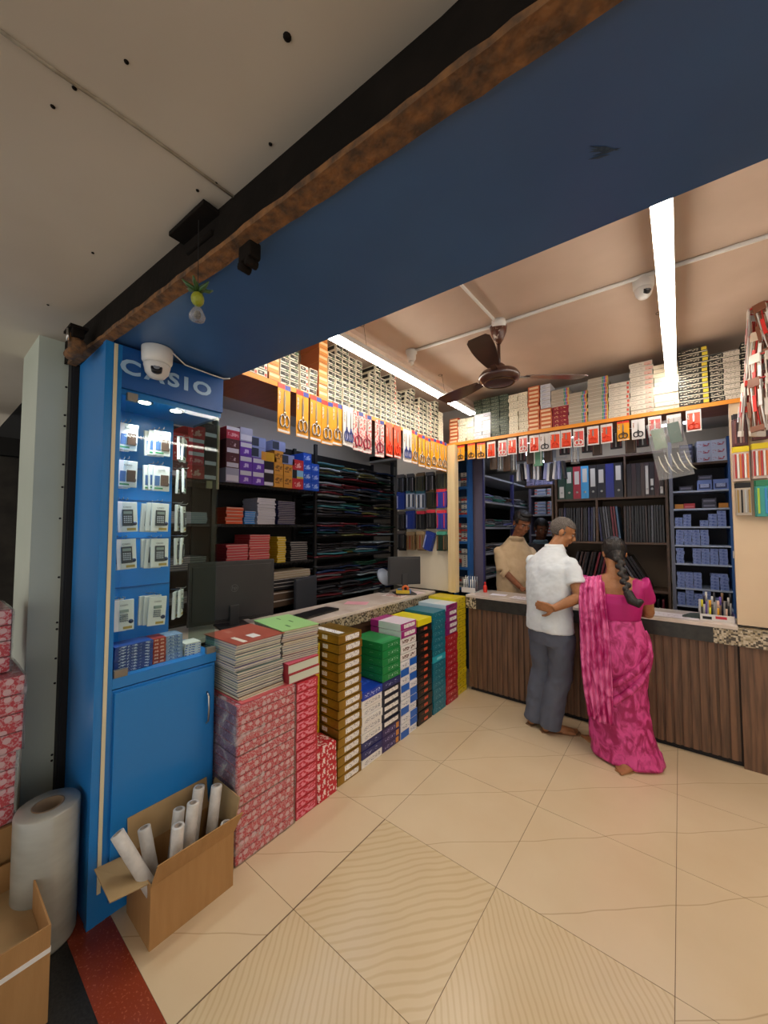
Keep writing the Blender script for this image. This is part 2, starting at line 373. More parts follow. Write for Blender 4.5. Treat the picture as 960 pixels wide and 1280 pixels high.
c = MB(); c.box(-6, -2.4, .70, .76, 0, 2.6, DARK); c.box(-6.1, -6, -3.2, .76, 0, 2.6, DARK); c.box(-6, -2.76, .48, .7, 2.5, 2.55, DARK); struct(c.build('wall_neighbour'))['label'] = 'dark wall of the neighbouring shop'
NEI = mat('dusty_grey_door', '3f3a33', .8, c2='2c2823', scale=8)
t = root('neighbour_shutter_door', (-4.2, .1, 0), 'dim grey folding door in the dark gap left of the pillar', 'door', rz=PI/2)
k = MB()
for i in range(3): k.box(-.5+i*.34, -.5+i*.34+.31, -.04, .04, .02, 2.15, NEI, bev=.01)
k.build('door_panel', t); k = MB(); k.box(-.52, .5, -.06, .06, 2.16, 2.3, DARK); k.build('door_head', t)
# inner walls
c = MB(); c.box(-3.4, -3.3, .9, 6.2, 0, 2.95, GREYW); struct(c.build('wall_left'))
c = MB(); c.box(-2.36, -2.3, 1.0, 3.86, 2.56, 2.95, WALLM); c.box(-2.34, -2.31, 1.68, 1.98, 2.47, 2.56, WALLM); struct(c.build('wall_left_upper'))
c = MB(); c.box(-3.3, 2.4, 3.86, 3.92, 2.47, 2.95, mat('upper_wall_grey', 'bdbbb6', .8)); struct(c.build('wall_back_upper'))
c = MB(); c.box(-3.3, 2.4, 6.1, 6.2, 0, 2.5, GREYW); c.box(-1.08, .4, 4.52, 4.56, 0, 2.5, WALLM); struct(c.build('wall_back'))
c = MB(); c.box(-3.3, 2.4, 3.86, 6.2, 2.5, 2.56, GREYW); c.box(-3.3, -2.36, .9, 3.86, 2.7, 2.74, GREYW); struct(c.build('ceiling_low'))['label'] = 'low ceiling over the space behind the counters'
c = MB(); c.box(2.4, 2.5, .9, 6.2, 0, 2.95, WALLM); struct(c.build('wall_right'))
# tan panel at right, cream panel and post at the corner of the counters
c = MB(); c.box(.289, 2.4, 3.5, 3.54, .932, 2.449, TAN); struct(c.build('wall_right_panel'))['label'] = 'tan laminate panel right of the blue shelves'
c = MB(); c.box(-2.56, -1.885, 3.49, 3.53, .932, 2.449, mat('cream_panel', 'e6d9c0', .45)); struct(c.build('wall_corner_panel'))['label'] = 'cream laminate panel behind the small monitor'
c = MB(); c.box(-1.883, -1.80, 3.45, 3.53, .932, 2.449, mat('pale_wood_post', 'e8cf9f', .4, c2='dfc492', scale=5, stretch=(6, 6, .4))); struct(c.build('trim_4'))['label'] = 'pale wooden post where the counters meet'
# ---------------------------------------------------------------- hanging shelves below the ceiling (orange edge)
t = root('overhead_shelf', (-2.1, 2.3, 2.45), 'long brown overhead shelf with an orange front edge above the left counter', 'shelf')
k = MB(); k.box(-.23, .195, -1.38, 1.19, .002, .022, BROWNU); k.build('shelf_board', t)
k = MB(); k.box(.195, .2, -1.38, 1.19, -.004, .026, ORANGEW); k.build('edge_strip', t)
t = root('overhead_shelf', (-.6, 3.6, 2.45), 'brown overhead shelf with an orange front edge above the back counter', 'shelf')
k = MB(); k.box(-1.7, 2.9, -.105, .25, .002, .022, BROWNU); k.build('shelf_board', t)
k = MB(); k.box(-1.3, 2.9, -.11, -.105, -.004, .026, ORANGEW); k.build('edge_strip', t)
# ---------------------------------------------------------------- LED strips
def led(x, y0, y1, z, label):
    t = root('led_batten', (x, (y0+y1)/2, z), label, 'ceiling light', 'suspended strip lights'); h = (y1-y0)/2
    k = MB(); k.box(-.034, .034, -h-.004, h+.004, .016, .05, WHITE, bev=.003); k.build('housing', t)
    k = MB(); k.box(-.030, .030, -h, h, 0, .0158, MATS['led']); k.build('diffuser', t)
    for yy in (-h*.45, h*.5):
        k = MB(); k.tube([(-.0, yy, .05), (-.03, yy, 2.945-z)], .0012, BLACKM, 6); k.build('suspension_wire', t)
        k = MB(); rr = .018; k.tube([(-.045+rr*math.cos(a), yy+rr*math.sin(a), 2.94-z) for a in [i*2*PI/14 for i in range(15)]], .0014, BLACKM, 6); k.build('ceiling_ring', t)
    return t
emat('led', 'fff4e6', TUBE); emat('added_cool_led', 'dfe8ff', 7.0)
def added_lamp(loc, rz, label, L=.55):
    t = root('led_batten', loc, label, 'ceiling light', rz=rz)
    k = MB(); k.box(-L, L, -.025, .025, .012, .04, WHITE, bev=.003); k.build('housing', t)
    k = MB(); k.box(-L+.01, L-.01, -.02, .02, 0, .0118, MATS['added_cool_led']); k.build('diffuser', t)
added_lamp((-.55, 3.98, 2.458), 0, 'added unseen short cool strip light under the low ceiling before the binder shelf', .7)  # added lamp hidden behind the overhead shelf, lights the back shelves
added_lamp((-1.4, 5.0, 2.458), PI/2, 'added unseen short cool strip light over the passage behind the counter', .6)  # added lamp out of view, brightens the passage
added_lamp((-2.66, 2.4, 2.658), PI/2, 'added unseen short cool strip light over the aisle behind the left counter', .8)  # added lamp, unseen, lifts the rack and boxes behind the left counter
led(-.02, 1.22, 3.44, 2.71, 'long white strip light hanging at the right, nearer the sari customer')
led(-1.585, 1.22, 3.42, 2.71, 'long white strip light hanging at the left over the corner shelves')
led(1.5, 1.3, 3.42, 2.71, 'added unseen long white strip light hanging furthest right over the end of the back counter')  # added strip outside the frame, extra light from the right
# concrete rib beside left strip
c = MB(); c.box(-1.83, -1.72, 1.2, 3.86, 2.915, 2.95, INCEIL); struct(c.build('trim_5'))['label'] = 'shallow ceiling rib beside the left strip light'
# conduit with round boxes
t = root('ceiling_conduit', (-.9, 2.38, 2.94), 'white surface conduit crossing the inner ceiling to the fan', 'conduit')
k = MB(); k.tube([(-.68, -.04, -.002), (-.02, 0, -.002), (.8, .02, -.002), (3.1, .14, -.002)], .011, WHITE, 8); k.build('pipe', t)
k = MB(); k.tube([(-.03, -1.2, -.002), (-.01, 0, -.002)], .009, WHITE, 8); k.build('branch_pipe', t)
k = MB(); k.lathe([(.045, .01), (.045, -.03), (.02, -.045)][::-1], WHITE, 20, (0.0, -.02, 0)); k.build('junction_box', t)
def lampholder(loc, label):
    t = root('bulb_holder', loc, label, 'lamp holder')
    k = MB(); k.lathe([(.043, .0), (.043, -.02), (.036, -.025), (.034, -.065), (.026, -.08)][::-1], WHITE, 20); k.build('holder_body', t)
    k = MB(); k.lathe([(.018, -.08), (.019, -.1), (.006, -.115)][::-1], WHITE, 14); k.build('holder_cap', t)
lampholder((-1.58, 2.34, 2.945), 'white bulb holder on the ceiling between the left strip light and the fan')
def dome(loc, rz, label, s=1.0, tilt=0):
    t = root('dome_camera', loc, label, 'security camera', rz=rz)
    k = MB(); k.lathe([(r*s, z*s) for r, z in [(.052, -.075), (.06, -.06), (.062, -.002), (.058, 0)]], WHITE, 28); k.build('camera_base', t)
    k = MB(); k.lathe([(.012*s, -.138*s), (.03*s, -.132*s), (.046*s, -.112*s), (.053*s, -.08*s), (.053*s, -.074*s)], mat('camera_shell', 'dedbd6', .3), 28); k.build('camera_ball', t)
    M = Matrix.Translation((0, -.036*s, -.108*s)) @ Matrix.Rotation(math.radians(62), 4, 'X')
    k = MB(); k.lathe([(.022*s, -.006*s), (.022*s, .012*s), (.018*s, .014*s)], BLACK, 22, M=M); l = k.build('lens_ring', t)
    k = MB(); k.lathe([(.013*s, .0145*s), (.012*s, .017*s)], mat('lens_grey', '8b9099', .1), 18, M=M); k.build('lens', l)
    return t
q = zhit(197, 436, 2.384); dome((q.x, q.y, 2.384), math.radians(68), 'white dome security camera in front of the blue sign')
dome((-.12, 2.44, 2.948), math.radians(30), 'small white dome camera on the inner ceiling beside the right strip', .82)
q2 = at(275, 471, 1.62)
k = MB(); k.tube([(q.x+.05, q.y+.03, 2.375), (q.x+.0, q.y+.12, 2.352), (q.x-.03, q.y+.26, 2.36), (-1.87, 1.0, 2.372), (-1.86, 1.03, 2.38)], .003, WHITE, 8)
tag(k.build('camera_cable'), 'thin white cable running from the front camera along the soffit', 'cable')
# ---------------------------------------------------------------- ceiling fan
FANM = mat('brown_enamel', '4a2c22', .3, c2='3e241c', scale=8, coat=.3)
t = root('ceiling_fan', (-.91, 2.38, 2.58), 'brown three-bladed ceiling fan hanging from the conduit box', 'ceiling fan')
k = MB(); k.lathe([(.012, .22), (.03, .25), (.05, .3), (.056, .34)], mat('marbled_brown', '5d3626', .3, c2='c9b3a0', scale=25, thr=.6), 22); k.build('canopy', t)
k = MB(); k.tube([(0, 0, .04), (0, 0, .24)], .011, FANM, 12); k.lathe([(.045, .045), (.04, .075), (.018, .095)], FANM, 20); k.build('down_rod', t)
k = MB(); k.lathe([(.07, -.04), (.102, -.035), (.128, -.018), (.132, .005), (.115, .03), (.07, .048), (.03, .052)], FANM, 36); k.build('motor_housing', t)
k = MB(); k.lathe([(.098, -.0415), (.098, -.037), (.091, -.037), (.091, -.0415)], mat('brass_ring', '8a6a50', .3, 1), 36, caps=False); k.build('trim_ring', t)
for i in range(3):
    a = math.radians([40, 160, 280][i]); M = Matrix.Rotation(a, 4, 'Z') @ Matrix.Rotation(math.radians(10), 4, 'X')
    k = MB(); k.box(.11, .2, -.018, .018, .0, .006, FANM, M)
    n = 14; P = []
    for j in range(n+1):
        x = .17+.40*j/n; ww = .035+.03*math.sin(PI*min(1, (j/n)*1.1)/1.6)
        if j == n: ww *= .75
        P.append((x, -ww)); 
    Q = P+[(x, -y) for x, y in reversed(P)]
    V = [(x, y, .006) for x, y in Q]+[(x, y, .010) for x, y in Q]; m_ = len(Q)
    k.add(V, [tuple(range(m_-1, -1, -1)), tuple(range(m_, 2*m_))]+[(i2, (i2+1) % m_, (i2+1) % m_+m_, i2+m_) for i2 in range(m_)], FANM, M)
    k.build('blade', t)
# ---------------------------------------------------------------- lime and chilli charm
q = at(247, 374, .97)
t = root('lime_charm', tuple(q), 'lime and green chilli charm hanging on a thread from the dark beam', 'charm')
k = MB(); k.ell((0, 0, 0), (.016, .016, .019), mat('lime_skin', '949a26', .35, bump=.3, bscale=200)); k.build('lime', t)
CH = mat('green_chilli_skin', '35562a', .3)
for i in range(6):
    a = i*1.05+.3; k = MB(); d = Vector((math.cos(a), math.sin(a), 0))
    k.tube([d*.004+Vector((0, 0, .022)), d*.014+Vector((0, 0, .026+.004*(i % 2))), d*.026+Vector((0, 0, .03)), d*.037+Vector((0, 0, .038))], [.0055, .0062, .005, .0015], CH, 8); k.build('chilli', t)
k = MB(); k.tube([(0, 0, .018), (0, 0, .06), (-.004, .0, .2), (-.004, .0, .215)], .0009, BLACKM, 6); k.build('thread', t)
k = MB(); k.lathe([(.018, -.055), (.02, -.045), (.012, -.028), (.005, -.02)], PLAST, 12); k.build('plastic_pouch', t)
k = MB(); k.ell((.001, 0, -.042), (.01, .008, .011), mat('charcoal_lump', '1c1a18', .9, bump=.5, bscale=200)); k.build('charcoal', t)
# ================================================================ BLUE SHOWCASE
XF = -1.87
t = root('showcase_cabinet', (-2.05, .74, 0), 'tall blue showcase cabinet with a glass front and a sign above', 'cabinet')
def loc(x0, x1, y0, y1, z0, z1): return (x0+2.05, x1+2.05, y0-.74, y1-.74, z0, z1)
k = MB(); k.box(*loc(-2.27, -1.905, .487, .505, 0, 2.374), BLUE); k.box(*loc(-1.905, XF, .484, .512, 0, 2.374), BLUE)
k.box(*loc(-2.22, XF-.002, .512, .545, .0, 2.374), BLUE); k.build('side_panel', t)
k = MB(); k.box(*loc(XF, XF+.006, .513, .527, .12, 2.37), mat('cream_strip', 'd9cfae', .4), bev=.002); k.build('cream_trim', t)
k = MB(); k.box(*loc(-2.22, XF-.004, .545, .985, 0.0, .905), BLUE); k.build('base_body', t)
k = MB(); k.box(*loc(-2.22, XF, .545, .99, .91, .955), BLUE, bev=.002); k.build('counter_top', t)
k = MB(); k.box(*loc(XF-.003, XF+.012, .552, .97, .06, .895), BLUE, bev=.002); d = k.build('door', t)
k = MB(); zc = .70; k.tube([(XF+2.05+.012, .2, zc+.075), (XF+2.05+.03, .2, zc+.06), (XF+2.05+.036, .2, zc), (XF+2.05+.03, .2, zc-.06), (XF+2.05+.012, .2, zc-.075)], .0045, STEEL, 8); k.build('handle', d)
k = MB(); k.box(*loc(-2.165, -2.15, .545, .872, .955, 2.18), BLUE); k.build('back_panel', t)
k = MB()
for zz in (1.03, 1.29, 1.53, 1.72, 1.88, 2.04):
    k.box(*loc(-2.151, -2.148, .547, .87, zz, zz+.006), mat('groove_shade', '0f5a98', .4))
k.build('panel_groove', t)
k = MB(); k.box(*loc(-2.22, XF-.001, .545, 1.0, 2.19, 2.374), mat('sign_blue', '0f4f94', .35)); k.build('header_sign', t)
k = MB(); k.box(*loc(-2.2, XF-.02, .545, 1.0, 2.165, 2.19), BLUE); k.build('soffit_board', t)
SIGNL = mat('pale_blue_letters', '9fc0dc', .35)
text('CASIO', .088, SIGNL, t, (XF+2.05+.001, -.004, 2.283), (PI/2, 0, PI/2), name='sign_lettering', sx=1.3, bold=.003, sp=1.3)
emat('spot', 'fff2dc', 9)
for (x, y) in ((-1.93, .655), (-1.95, .80)):
    lt = bpy.data.lights.new('spot_glow', 'SPOT'); lt.energy = 7; lt.spot_size = 1.5; lt.spot_blend = .6; lt.shadow_soft_size = .02; lt.color = (.9, .96, 1)
    lo = bpy.data.objects.new('spot_glow', lt); COL.objects.link(lo); lo.parent = t; lo.location = (x+2.05+.02, y-.74, 2.158); lo.rotation_euler = (0, -.10, 0)
    k = MB(); k.lathe([(.026, 0), (.034, -.004), (.036, 0)], STEEL, 20, loc(x, 0, y, 0, 0, 0)[0:1]+(y-.74, 2.165)); s_ = k.build('spot_rim', t)
    k = MB(); k.lathe([(.001, -.002), (.024, -.003), (.024, 0)], MATS['spot'], 20, (x+2.05, y-.74, 2.165)); k.build('spot_lens', s_)
k = MB(); k.box(*loc(XF-.012, XF-.006, .565, .985, .958, 2.185), GLASS); k.build('glass_door', t)
k = MB(); k.box(*loc(-2.16, XF-.014, .981, .986, .958, 2.165), GLASS2); k.build('side_glass', t)
for (y0, y1, z0, z1) in ((.55, .60, .955, .985), (.94, .985, .955, .985), (.567, .607, 2.14, 2.175)):
    k = MB(); k.box(*loc(XF-.018, XF+.004, y0, y1, z0, z1), mat('patch_fitting', '8b8478', .4, .6), bev=.002); k.build('glass_fitting', t)

# hanging blister packs
CW = mat('white_card', 'e9e6df', .35); CG = mat('calc_body', '3a3b40', .4); CSC = mat('lcd_grey', '8f9a92', .2); GOLDL = mat('gold_label', 'b99a4a', .4); BADGE = mat('navy_badge', '2b3350', .4); CKEY = mat('pale_keys', 'c9ccd2', .4)
def calc_pack(kind):
    r = root('calculator_pack', (0, 0, 0), 'x', 'calculator')
    W, Hh = (.075, .135) if kind != 'top' else (.072, .12)
    k = MB(); hole = .0
    k.box(-W/2, W/2, 0, .012, -Hh, 0, CW, bev=.002)
    bw = W*.56
    if kind == 'dark': k.box(-bw/2, bw/2, -.006, 0, -Hh*.80, -Hh*.25, CG, bev=.002)
    elif kind == 'light': pass
    else: k.box(-bw*.1, bw*.75, -.004, 0, -Hh*.8, -Hh*.35, mat('brown_calc', '5a4033', .4), bev=.002)
    if kind != 'top':
        k.box(-bw*.38, bw*.38, -.0072, -.0062 if kind == 'dark' else 0, -Hh*.40, -Hh*.31, CSC)
        kk = CKEY if kind == 'dark' else mat('grey_keys', '8a8d93', .5)
        for i in range(4):
            for j in range(4): k.box(-bw*.36+i*bw*.19, -bw*.36+i*bw*.19+bw*.12, -.0072, -.006 if kind == 'dark' else 0, -Hh*.50-j*Hh*.065, -Hh*.465-j*Hh*.065, kk)
        k.box(-W*.05, W*.4, -.0012, 0, -Hh*.95, -Hh*.87, GOLDL)
    else:
        k.box(-W*.4, -W*.1, -.001, 0, -Hh*.8, -Hh*.4, mat('blue_print', '4a6a98', .5))
        k.box(-W*.4, W*.1, -.001, 0, -Hh*.93, -Hh*.87, mat('green_print', '3f8a5a', .5))
    k.lathe([(.0095, 0), (.0095, .002)], BADGE, 14, M=Matrix.Translation((W*.34, -.001, -Hh*.72)) @ Matrix.Rotation(PI/2, 4, 'X'))
    k.build('card', r)
    k = MB(); k.tube([(0, .03, .012), (0, -.012, .01), (0, -.018, .017)], .0016, STEEL, 6); k.build('hook', r)
    text('CASIO', .0095, mat('print_black', '2a2d35', .5), r, (0, -.001, -Hh*.17), (PI/2, 0, 0), .0002, sx=1.1)
    return r
cx_ = {k_: calc_pack(k_) for k_ in ('top', 'dark', 'light')}; usedp = set()
rows = [(2.055, 'top', 'in the top row'), (1.885, 'top', 'in the second row'), (1.70, 'dark', 'in the third row'), (1.53, 'dark', 'in the fourth row'), (1.26, 'light', 'in the bottom row')]
desc = {'top': 'white carded brown calculator', 'dark': 'white carded dark calculator', 'light': 'white carded pale calculator'}
random.seed(5)
for (z, kd, rn) in rows:
    for ci, (yc, cn) in enumerate(((.605, 'left column'), (.745, 'middle column'), (.86, 'right column seen edge on'))):
        for j in range(3 if ci < 2 else 2):
            p = cx_[kd]
            pos = ['front', 'second', 'third'][j]
            lab = f'{desc[kd]}, {rn}, {cn}, {pos} on hook'
            if ci == 0: xx, yy, a = -1.955-.022*j, yc-.012*j, PI/2-.12+.05*j
            elif ci == 1: xx, yy, a = -1.955-.022*j, yc-.014*j, PI/2-.02+.04*j
            else: xx, yy, a = -2.03-.01*j, yc+.03*j, PI/2+1.0
            a += random.uniform(-.08, .08)
            zz = z+random.uniform(-.004, .004)
            if kd not in usedp: usedp.add(kd); p.location = (xx, yy, zz); p.rotation_euler = (random.uniform(-.03, .03), random.uniform(-.05, .05), a); p['label'] = lab; p['group'] = 'carded calculators in the showcase'
            else:
                o = dup(p, (xx, yy, zz), a, lab, 'carded calculators in the showcase'); o.rotation_euler = (random.uniform(-.03, .03), random.uniform(-.06, .06), a)
# small carton stacks on the showcase shelf
def packbox(W, D, Hh, base, decals=(), bev=0, name='small_box'):
    """box centred in x/y with bottom at 0; decal = (face, u0, v0, u1, v1, mat); faces f (-y), l (-x), r (+x), t (top)"""
    k = MB(); k.box(-W/2, W/2, -D/2, D/2, 0.0004, Hh-.0004, base, bev=bev)
    e_ = .0005
    for d in decals:
        fc, u0, v0, u1, v1, m = d[:6]
        if fc == 'f': q = [(-W/2+u*W, -D/2-e_, v*Hh) for u, v in ((u0, v0), (u1, v0), (u1, v1), (u0, v1))]
        elif fc == 'l': q = [(-W/2-e_, D/2-u*D, v*Hh) for u, v in ((u0, v0), (u1, v0), (u1, v1), (u0, v1))]
        elif fc == 'r': q = [(W/2+e_, -D/2+u*D, v*Hh) for u, v in ((u0, v0), (u1, v0), (u1, v1), (u0, v1))]
        else: q = [(-W/2+u*W, -D/2+v*D, Hh+.0001) for u, v in ((u0, v0), (u1, v0), (u1, v1), (u0, v1))]
        k.add(q, [(0, 1, 2, 3)], m)
    return k
PR = lambda nm, a, b, s=70, st=(1, 1, 1), th=.5, r=.4: mat(nm, a, r, c2=b, scale=s, stretch=st, thr=th)
K_NAVY = packbox(.15, .10, .013, mat('navy_carton', '26468c', .4), [('f', .1, .2, .9, .8, PR('navy_print', '26468c', 'b8c6dc', 90))]).mesh('small_carton')
K_RED = packbox(.055, .09, .0165, mat('brick_carton', 'a83b2c', .4), [('f', .1, .25, .85, .75, PR('brick_print', 'a83b2c', 'd9a08c', 120))]).mesh('small_carton')
K_SIL = packbox(.075, .09, .0165, mat('silver_carton', '93a6bd', .35, c2='6f87a5', scale=60), [('f', .1, .25, .85, .75, PR('silver_print', 'a9b8cb', '45639a', 130))]).mesh('small_carton')
K_WB = packbox(.075, .08, .012, mat('white_blue_carton', 'd8d3c6', .4), [('f', .02, .0, .98, .5, PR('wb_print', '2e4f9c', 'cdd5e4', 130))]).mesh('small_carton')
def meshobj(me, name, loc, rz, label, cat, group):
    o = bpy.data.objects.new(name, me); COL.objects.link(o); o.location = loc; o.rotation_euler = (0, 0, rz); return tag(o, label, cat, group)
for (me, n, h, x, y, nm) in ((K_NAVY, 9, .013, -1.96, .635, 'navy'), (K_RED, 7, .0165, -1.965, .742, 'brick red'), (K_SIL, 7, .0165, -1.965, .808, 'silver blue'), (K_WB, 5, .012, -1.955, .895, 'white and blue')):
    for i in range(n):
        meshobj(me, 'small_carton', (x+random.uniform(-.003, .003), y, .9555+i*h), PI/2+random.uniform(-.05, .05), f'{nm} flat carton on the showcase base, {orb(i, n)} of its stack', 'carton', f'{nm} cartons on the showcase base')
# ================================================================ COUNTERS
TOPM = mat('counter_top_stone', 'ddd0c4', .25, c2='c9b9ab', scale=5)
t = root('service_counter', (-2.3, 2.5, 0), 'left counter with a pale stone top and a mosaic edge behind the paper stacks', 'counter')
k = MB(); k.box(-.12, .24, -.95, .93, .0, .82, mat('counter_dark_wood', '4a3424', .5)); k.box(-.3, .05, -1.48, -.95, 0, .82, MATS['counter_dark_wood']); k.build('counter_body', t)
k = MB(); k.box(-.14, .255, -.96, .94, .82, .905, MOSAIC); k.build('mosaic_edge', t)
k = MB(); k.box(-.14, .27, -.96, .94, .9052, .93, TOPM, bev=.003); k.box(-.32, .06, -1.49, -.96, .9052, .93, TOPM); k.build('counter_top', t)
WOODF = mat('walnut_slats', '7d5c45', .45, c2='5a4333', scale=5, stretch=(9, 9, .6))
t = root('service_counter', (-.5, 3.65, 0), 'back counter with vertical brown slats and a black stone edge', 'counter')
k = MB(); k.box(-1.16, 2.6, -.16, .19, .03, .8, mat('counter_core', '2a1c14', .6)); k.build('counter_body', t)
k = MB(); k.box(-1.16, 2.6, -.155, .19, 0, .03, BLACKM); k.build('plinth', t)
k = MB(); x = -1.17
while x < .78:
    k.box(x, x+.034, -.182, -.16, .035, .795, WOODF, bev=.003); k.box(x+.034, x+.05, -.17, -.16, .035, .795, WOODF); x += .05
k.build('slat_cladding', t)
k = MB(); k.box(.79, 2.6, -.185, -.16, .0, .795, WOODF); k.build('end_panel', t)
k = MB(); k.box(-1.08, .66, -.205, .19, .80, .905, EDGEB); k.build('stone_edge', t)
k = MB(); k.box(-1.185, -1.08, -.205, .19, .80, .905, MOSAIC); k.build('mosaic_edge', t)
k = MB(); k.box(.66, 2.6, -.205, .19, .80, .915, MOSAIC); k.build('mosaic_edge', t)
k = MB(); k.box(-1.185, .785, -.21, .19, .905, .93, TOPM, bev=.003); k.build('counter_top', t)
# ================================================================ PAPER REAMS
WL = PR('white_label_print', 'f0eeea', '7d7680', 110, (1, 1, 2), .6)
def ream(kind, base, decs, rough=.3, c2=None):
    b = mat('ream_'+kind, base, rough, .55, c2=c2, scale=12) if c2 else mat('ream_'+kind, base, rough)
    return packbox(.214, .30, .0535, b, [(f, u0, v0, u1, v1, (m if not isinstance(m, str) else mat('ream_'+m, m, .35))) for f, u0, v0, u1, v1, m in decs], bev=.004).mesh('paper_ream')
RM = {
 'gold': ream('gold', 'a5822e', [('f', .28, .2, .88, .82, WL), ('l', .5, .3, .66, .8, WL), ('t', .18, .12, .42, .9, WL)], .34, '8a6a20'),
 'white': ream('white', 'e9e7e4', [('f', .12, .25, .9, .75, PR('grey_ream_print', 'e9e7e4', '6f7686', 60, (1, 1, 3), .56))]),
 'navy': ream('navy', '252a66', [('f', .15, .3, .85, .7, PR('navy_ream_print', '252a66', 'a9b1d8', 70, (1, 1, 2), .56))]),
 'royal': ream('royal', '1c3fb0', [('f', .12, .25, .88, .75, PR('royal_ream_print', '1c3fb0', 'c7d2f0', 60, (1, 1, 2), .56)), ('t', .2, .3, .9, .5, PR('royal_t', '1c3fb0', '3a63d2', 20))]),
 'green': ream('green', '1b8342', [('f', .3, .25, .85, .7, PR('green_ream_print', '1b8342', 'd4ecd8', 80, (1, 1, 2), .58)), ('l', .5, .35, .92, .65, PR('green_l', '1b8342', '7fbf90', 50, (1, 1, 3), .62)), ('t', .05, .1, .95, .3, '2f9c55')]),
 'darknavy': ream('darknavy', '1c2238', [('f', .1, .25, .85, .78, WL)]),
 'indigo': ream('indigo', '31245e', [('f', .15, .3, .7, .7, PR('indigo_print', '31245e', 'b7aede', 80, (1, 1, 2), .56)), ('f', .74, .15, .9, .85, 'd08a3c')]),
 'bluewhite': ream('bluewhite', 'e6e6ea', [('f', 0, 0, .5, 1, '1d62c4'), ('f', .55, .25, .95, .7, PR('bw_print', 'e6e6ea', '60708e', 80, (1, 1, 2), .55))]),
 'whiteblue': ream('whiteblue', 'e6e6ea', [('f', .55, 0, 1, 1, '1d62c4'), ('f', .05, .25, .5, .7, PR('bw_print', 'e6e6ea', '60708e', 80, (1, 1, 2), .55))]),
 'double': ream('double', 'eae8e6', [('f', .1, .25, .9, .75, PR('dbl_print', 'eae8e6', '6b4438', 55, (1, 1, 2.4), .5))]),
 'magenta': ream('magenta', 'a4287c', [('f', .2, .25, .9, .8, WL), ('t', 0, 0, 1, .72, 'e3d6e2'), ('l', .28, 0, 1, 1, 'd9e3e0')]),
 'black': ream('black', '1d1816', [('f', .42, .3, .68, .7, 'd9583a'), ('f', .2, .4, .36, .6, '6b3226')]),
 'teal': ream('teal', '137084', [('f', .2, .3, .8, .7, PR('teal_print', '137084', 'a9d8de', 60, (1, 1, 2), .6))]),
 'aqua': ream('aqua', '26a8bc', [('f', .2, .3, .8, .7, PR('aqua_print', '26a8bc', 'dff', 60, (1, 1, 2), .6)) if False else ('f', .3, .3, .7, .7, '8fdbe4')]),
 'red': ream('red', 'b3182c', [('f', .15, .3, .85, .7, PR('red_ream_print', 'b3182c', 'f0c4c4', 70, (1, 1, 2), .56))]),
 'plum': ream('plum', '8a1d6e', [('f', .3, .2, .92, .8, WL)]),
 'yellow': ream('yellow', 'd8c015', [('f', .3, .25, .85, .75, PR('yel_print', 'd8c015', '6b5a18', 70, (1, 1, 2), .56))]),
 'yellowflat': ream('yellowflat', 'e6d81e', []),
 'paleblue': ream('paleblue', 'c9dce6', [('f', 0, 0, 1, 1, 'a02878'), ('f', .25, .2, .85, .8, WL), ('t', .1, .1, .9, .5, 'e6e9ee')]),
}
NMK = {'gold': 'gold-wrapped', 'white': 'white', 'navy': 'dark blue', 'royal': 'royal blue', 'green': 'green', 'darknavy': 'white-labelled black', 'indigo': 'purple', 'bluewhite': 'blue-left white-right', 'whiteblue': 'white-left blue-right', 'double': 'white brown-lettered', 'magenta': 'magenta and white', 'black': 'black orange-marked', 'teal': 'teal', 'aqua': 'bright aqua', 'red': 'red', 'plum': 'plum white-labelled', 'yellow': 'yellow', 'yellowflat': 'flat yellow', 'paleblue': 'pale blue-topped'}
def pile(y, kinds, where, z=0, x=-1.83, h=.0545, first=0, total=None):
    tot = total or len(kinds)
    for i, kd in enumerate(kinds):
        meshobj(RM[kd], 'paper_ream', (x+random.uniform(-.004, .004), y+random.uniform(-.0015, .0015), z+i*h), PI/2+random.uniform(-.012, .012), f'{NMK[kd]} paper ream in {where}, {orb(i+first, tot)}', 'paper ream', f'{NMK[kd]} paper reams')
pile(1.782, ['gold']*16, 'the tall gold stack', h=.0572)
pile(2.000, ['white', 'navy', 'navy', 'white', 'white', 'white', 'white', 'white', 'royal'], 'the low stack right of the gold one')
pile(2.218, ['indigo']*3+['darknavy']*5+['navy'], 'the stack under the green reams', total=14)
pile(2.218, ['green']*5, 'the green pile', z=9*.0545)
pile(2.440, ['bluewhite', 'whiteblue', 'whiteblue', 'bluewhite', 'whiteblue', 'whiteblue', 'bluewhite', 'whiteblue', 'bluewhite', 'whiteblue', 'double', 'double', 'double', 'magenta', 'magenta'], 'the blue and white stack', h=.0572)
pile(2.678, ['black']*14+['yellowflat'], 'the black stack', h=.0560)
pile(2.912, ['teal']*8+['aqua']+['teal']*7, 'the teal stack', h=.0535)
pile(3.145, ['red']*11+['plum']*4+['paleblue'], 'the red and plum stack', h=.0555)
pile(3.352, ['yellow']*16, 'the yellow stack in the corner', h=.0572, x=-1.845)
# yellow reams behind the pink packs
RMy = packbox(.13, .16, .05, mat('yel_small', 'dcc414', .4), [('f', .1, .2, .9, .8, PR('yel_small_print', 'dcc414', '8a7414', 60, (1, 1, 1), .5)), ('l', .1, .2, .9, .8, MATS['yel_small_print'])], bev=.003).mesh('paper_pack')
for i in range(17): meshobj(RMy, 'paper_pack', (-1.912, 1.592, i*.05), PI/2, f'yellow paper pack wedged between gold reams and pink packs, {orb(i, 17)}', 'paper pack', 'yellow paper packs')
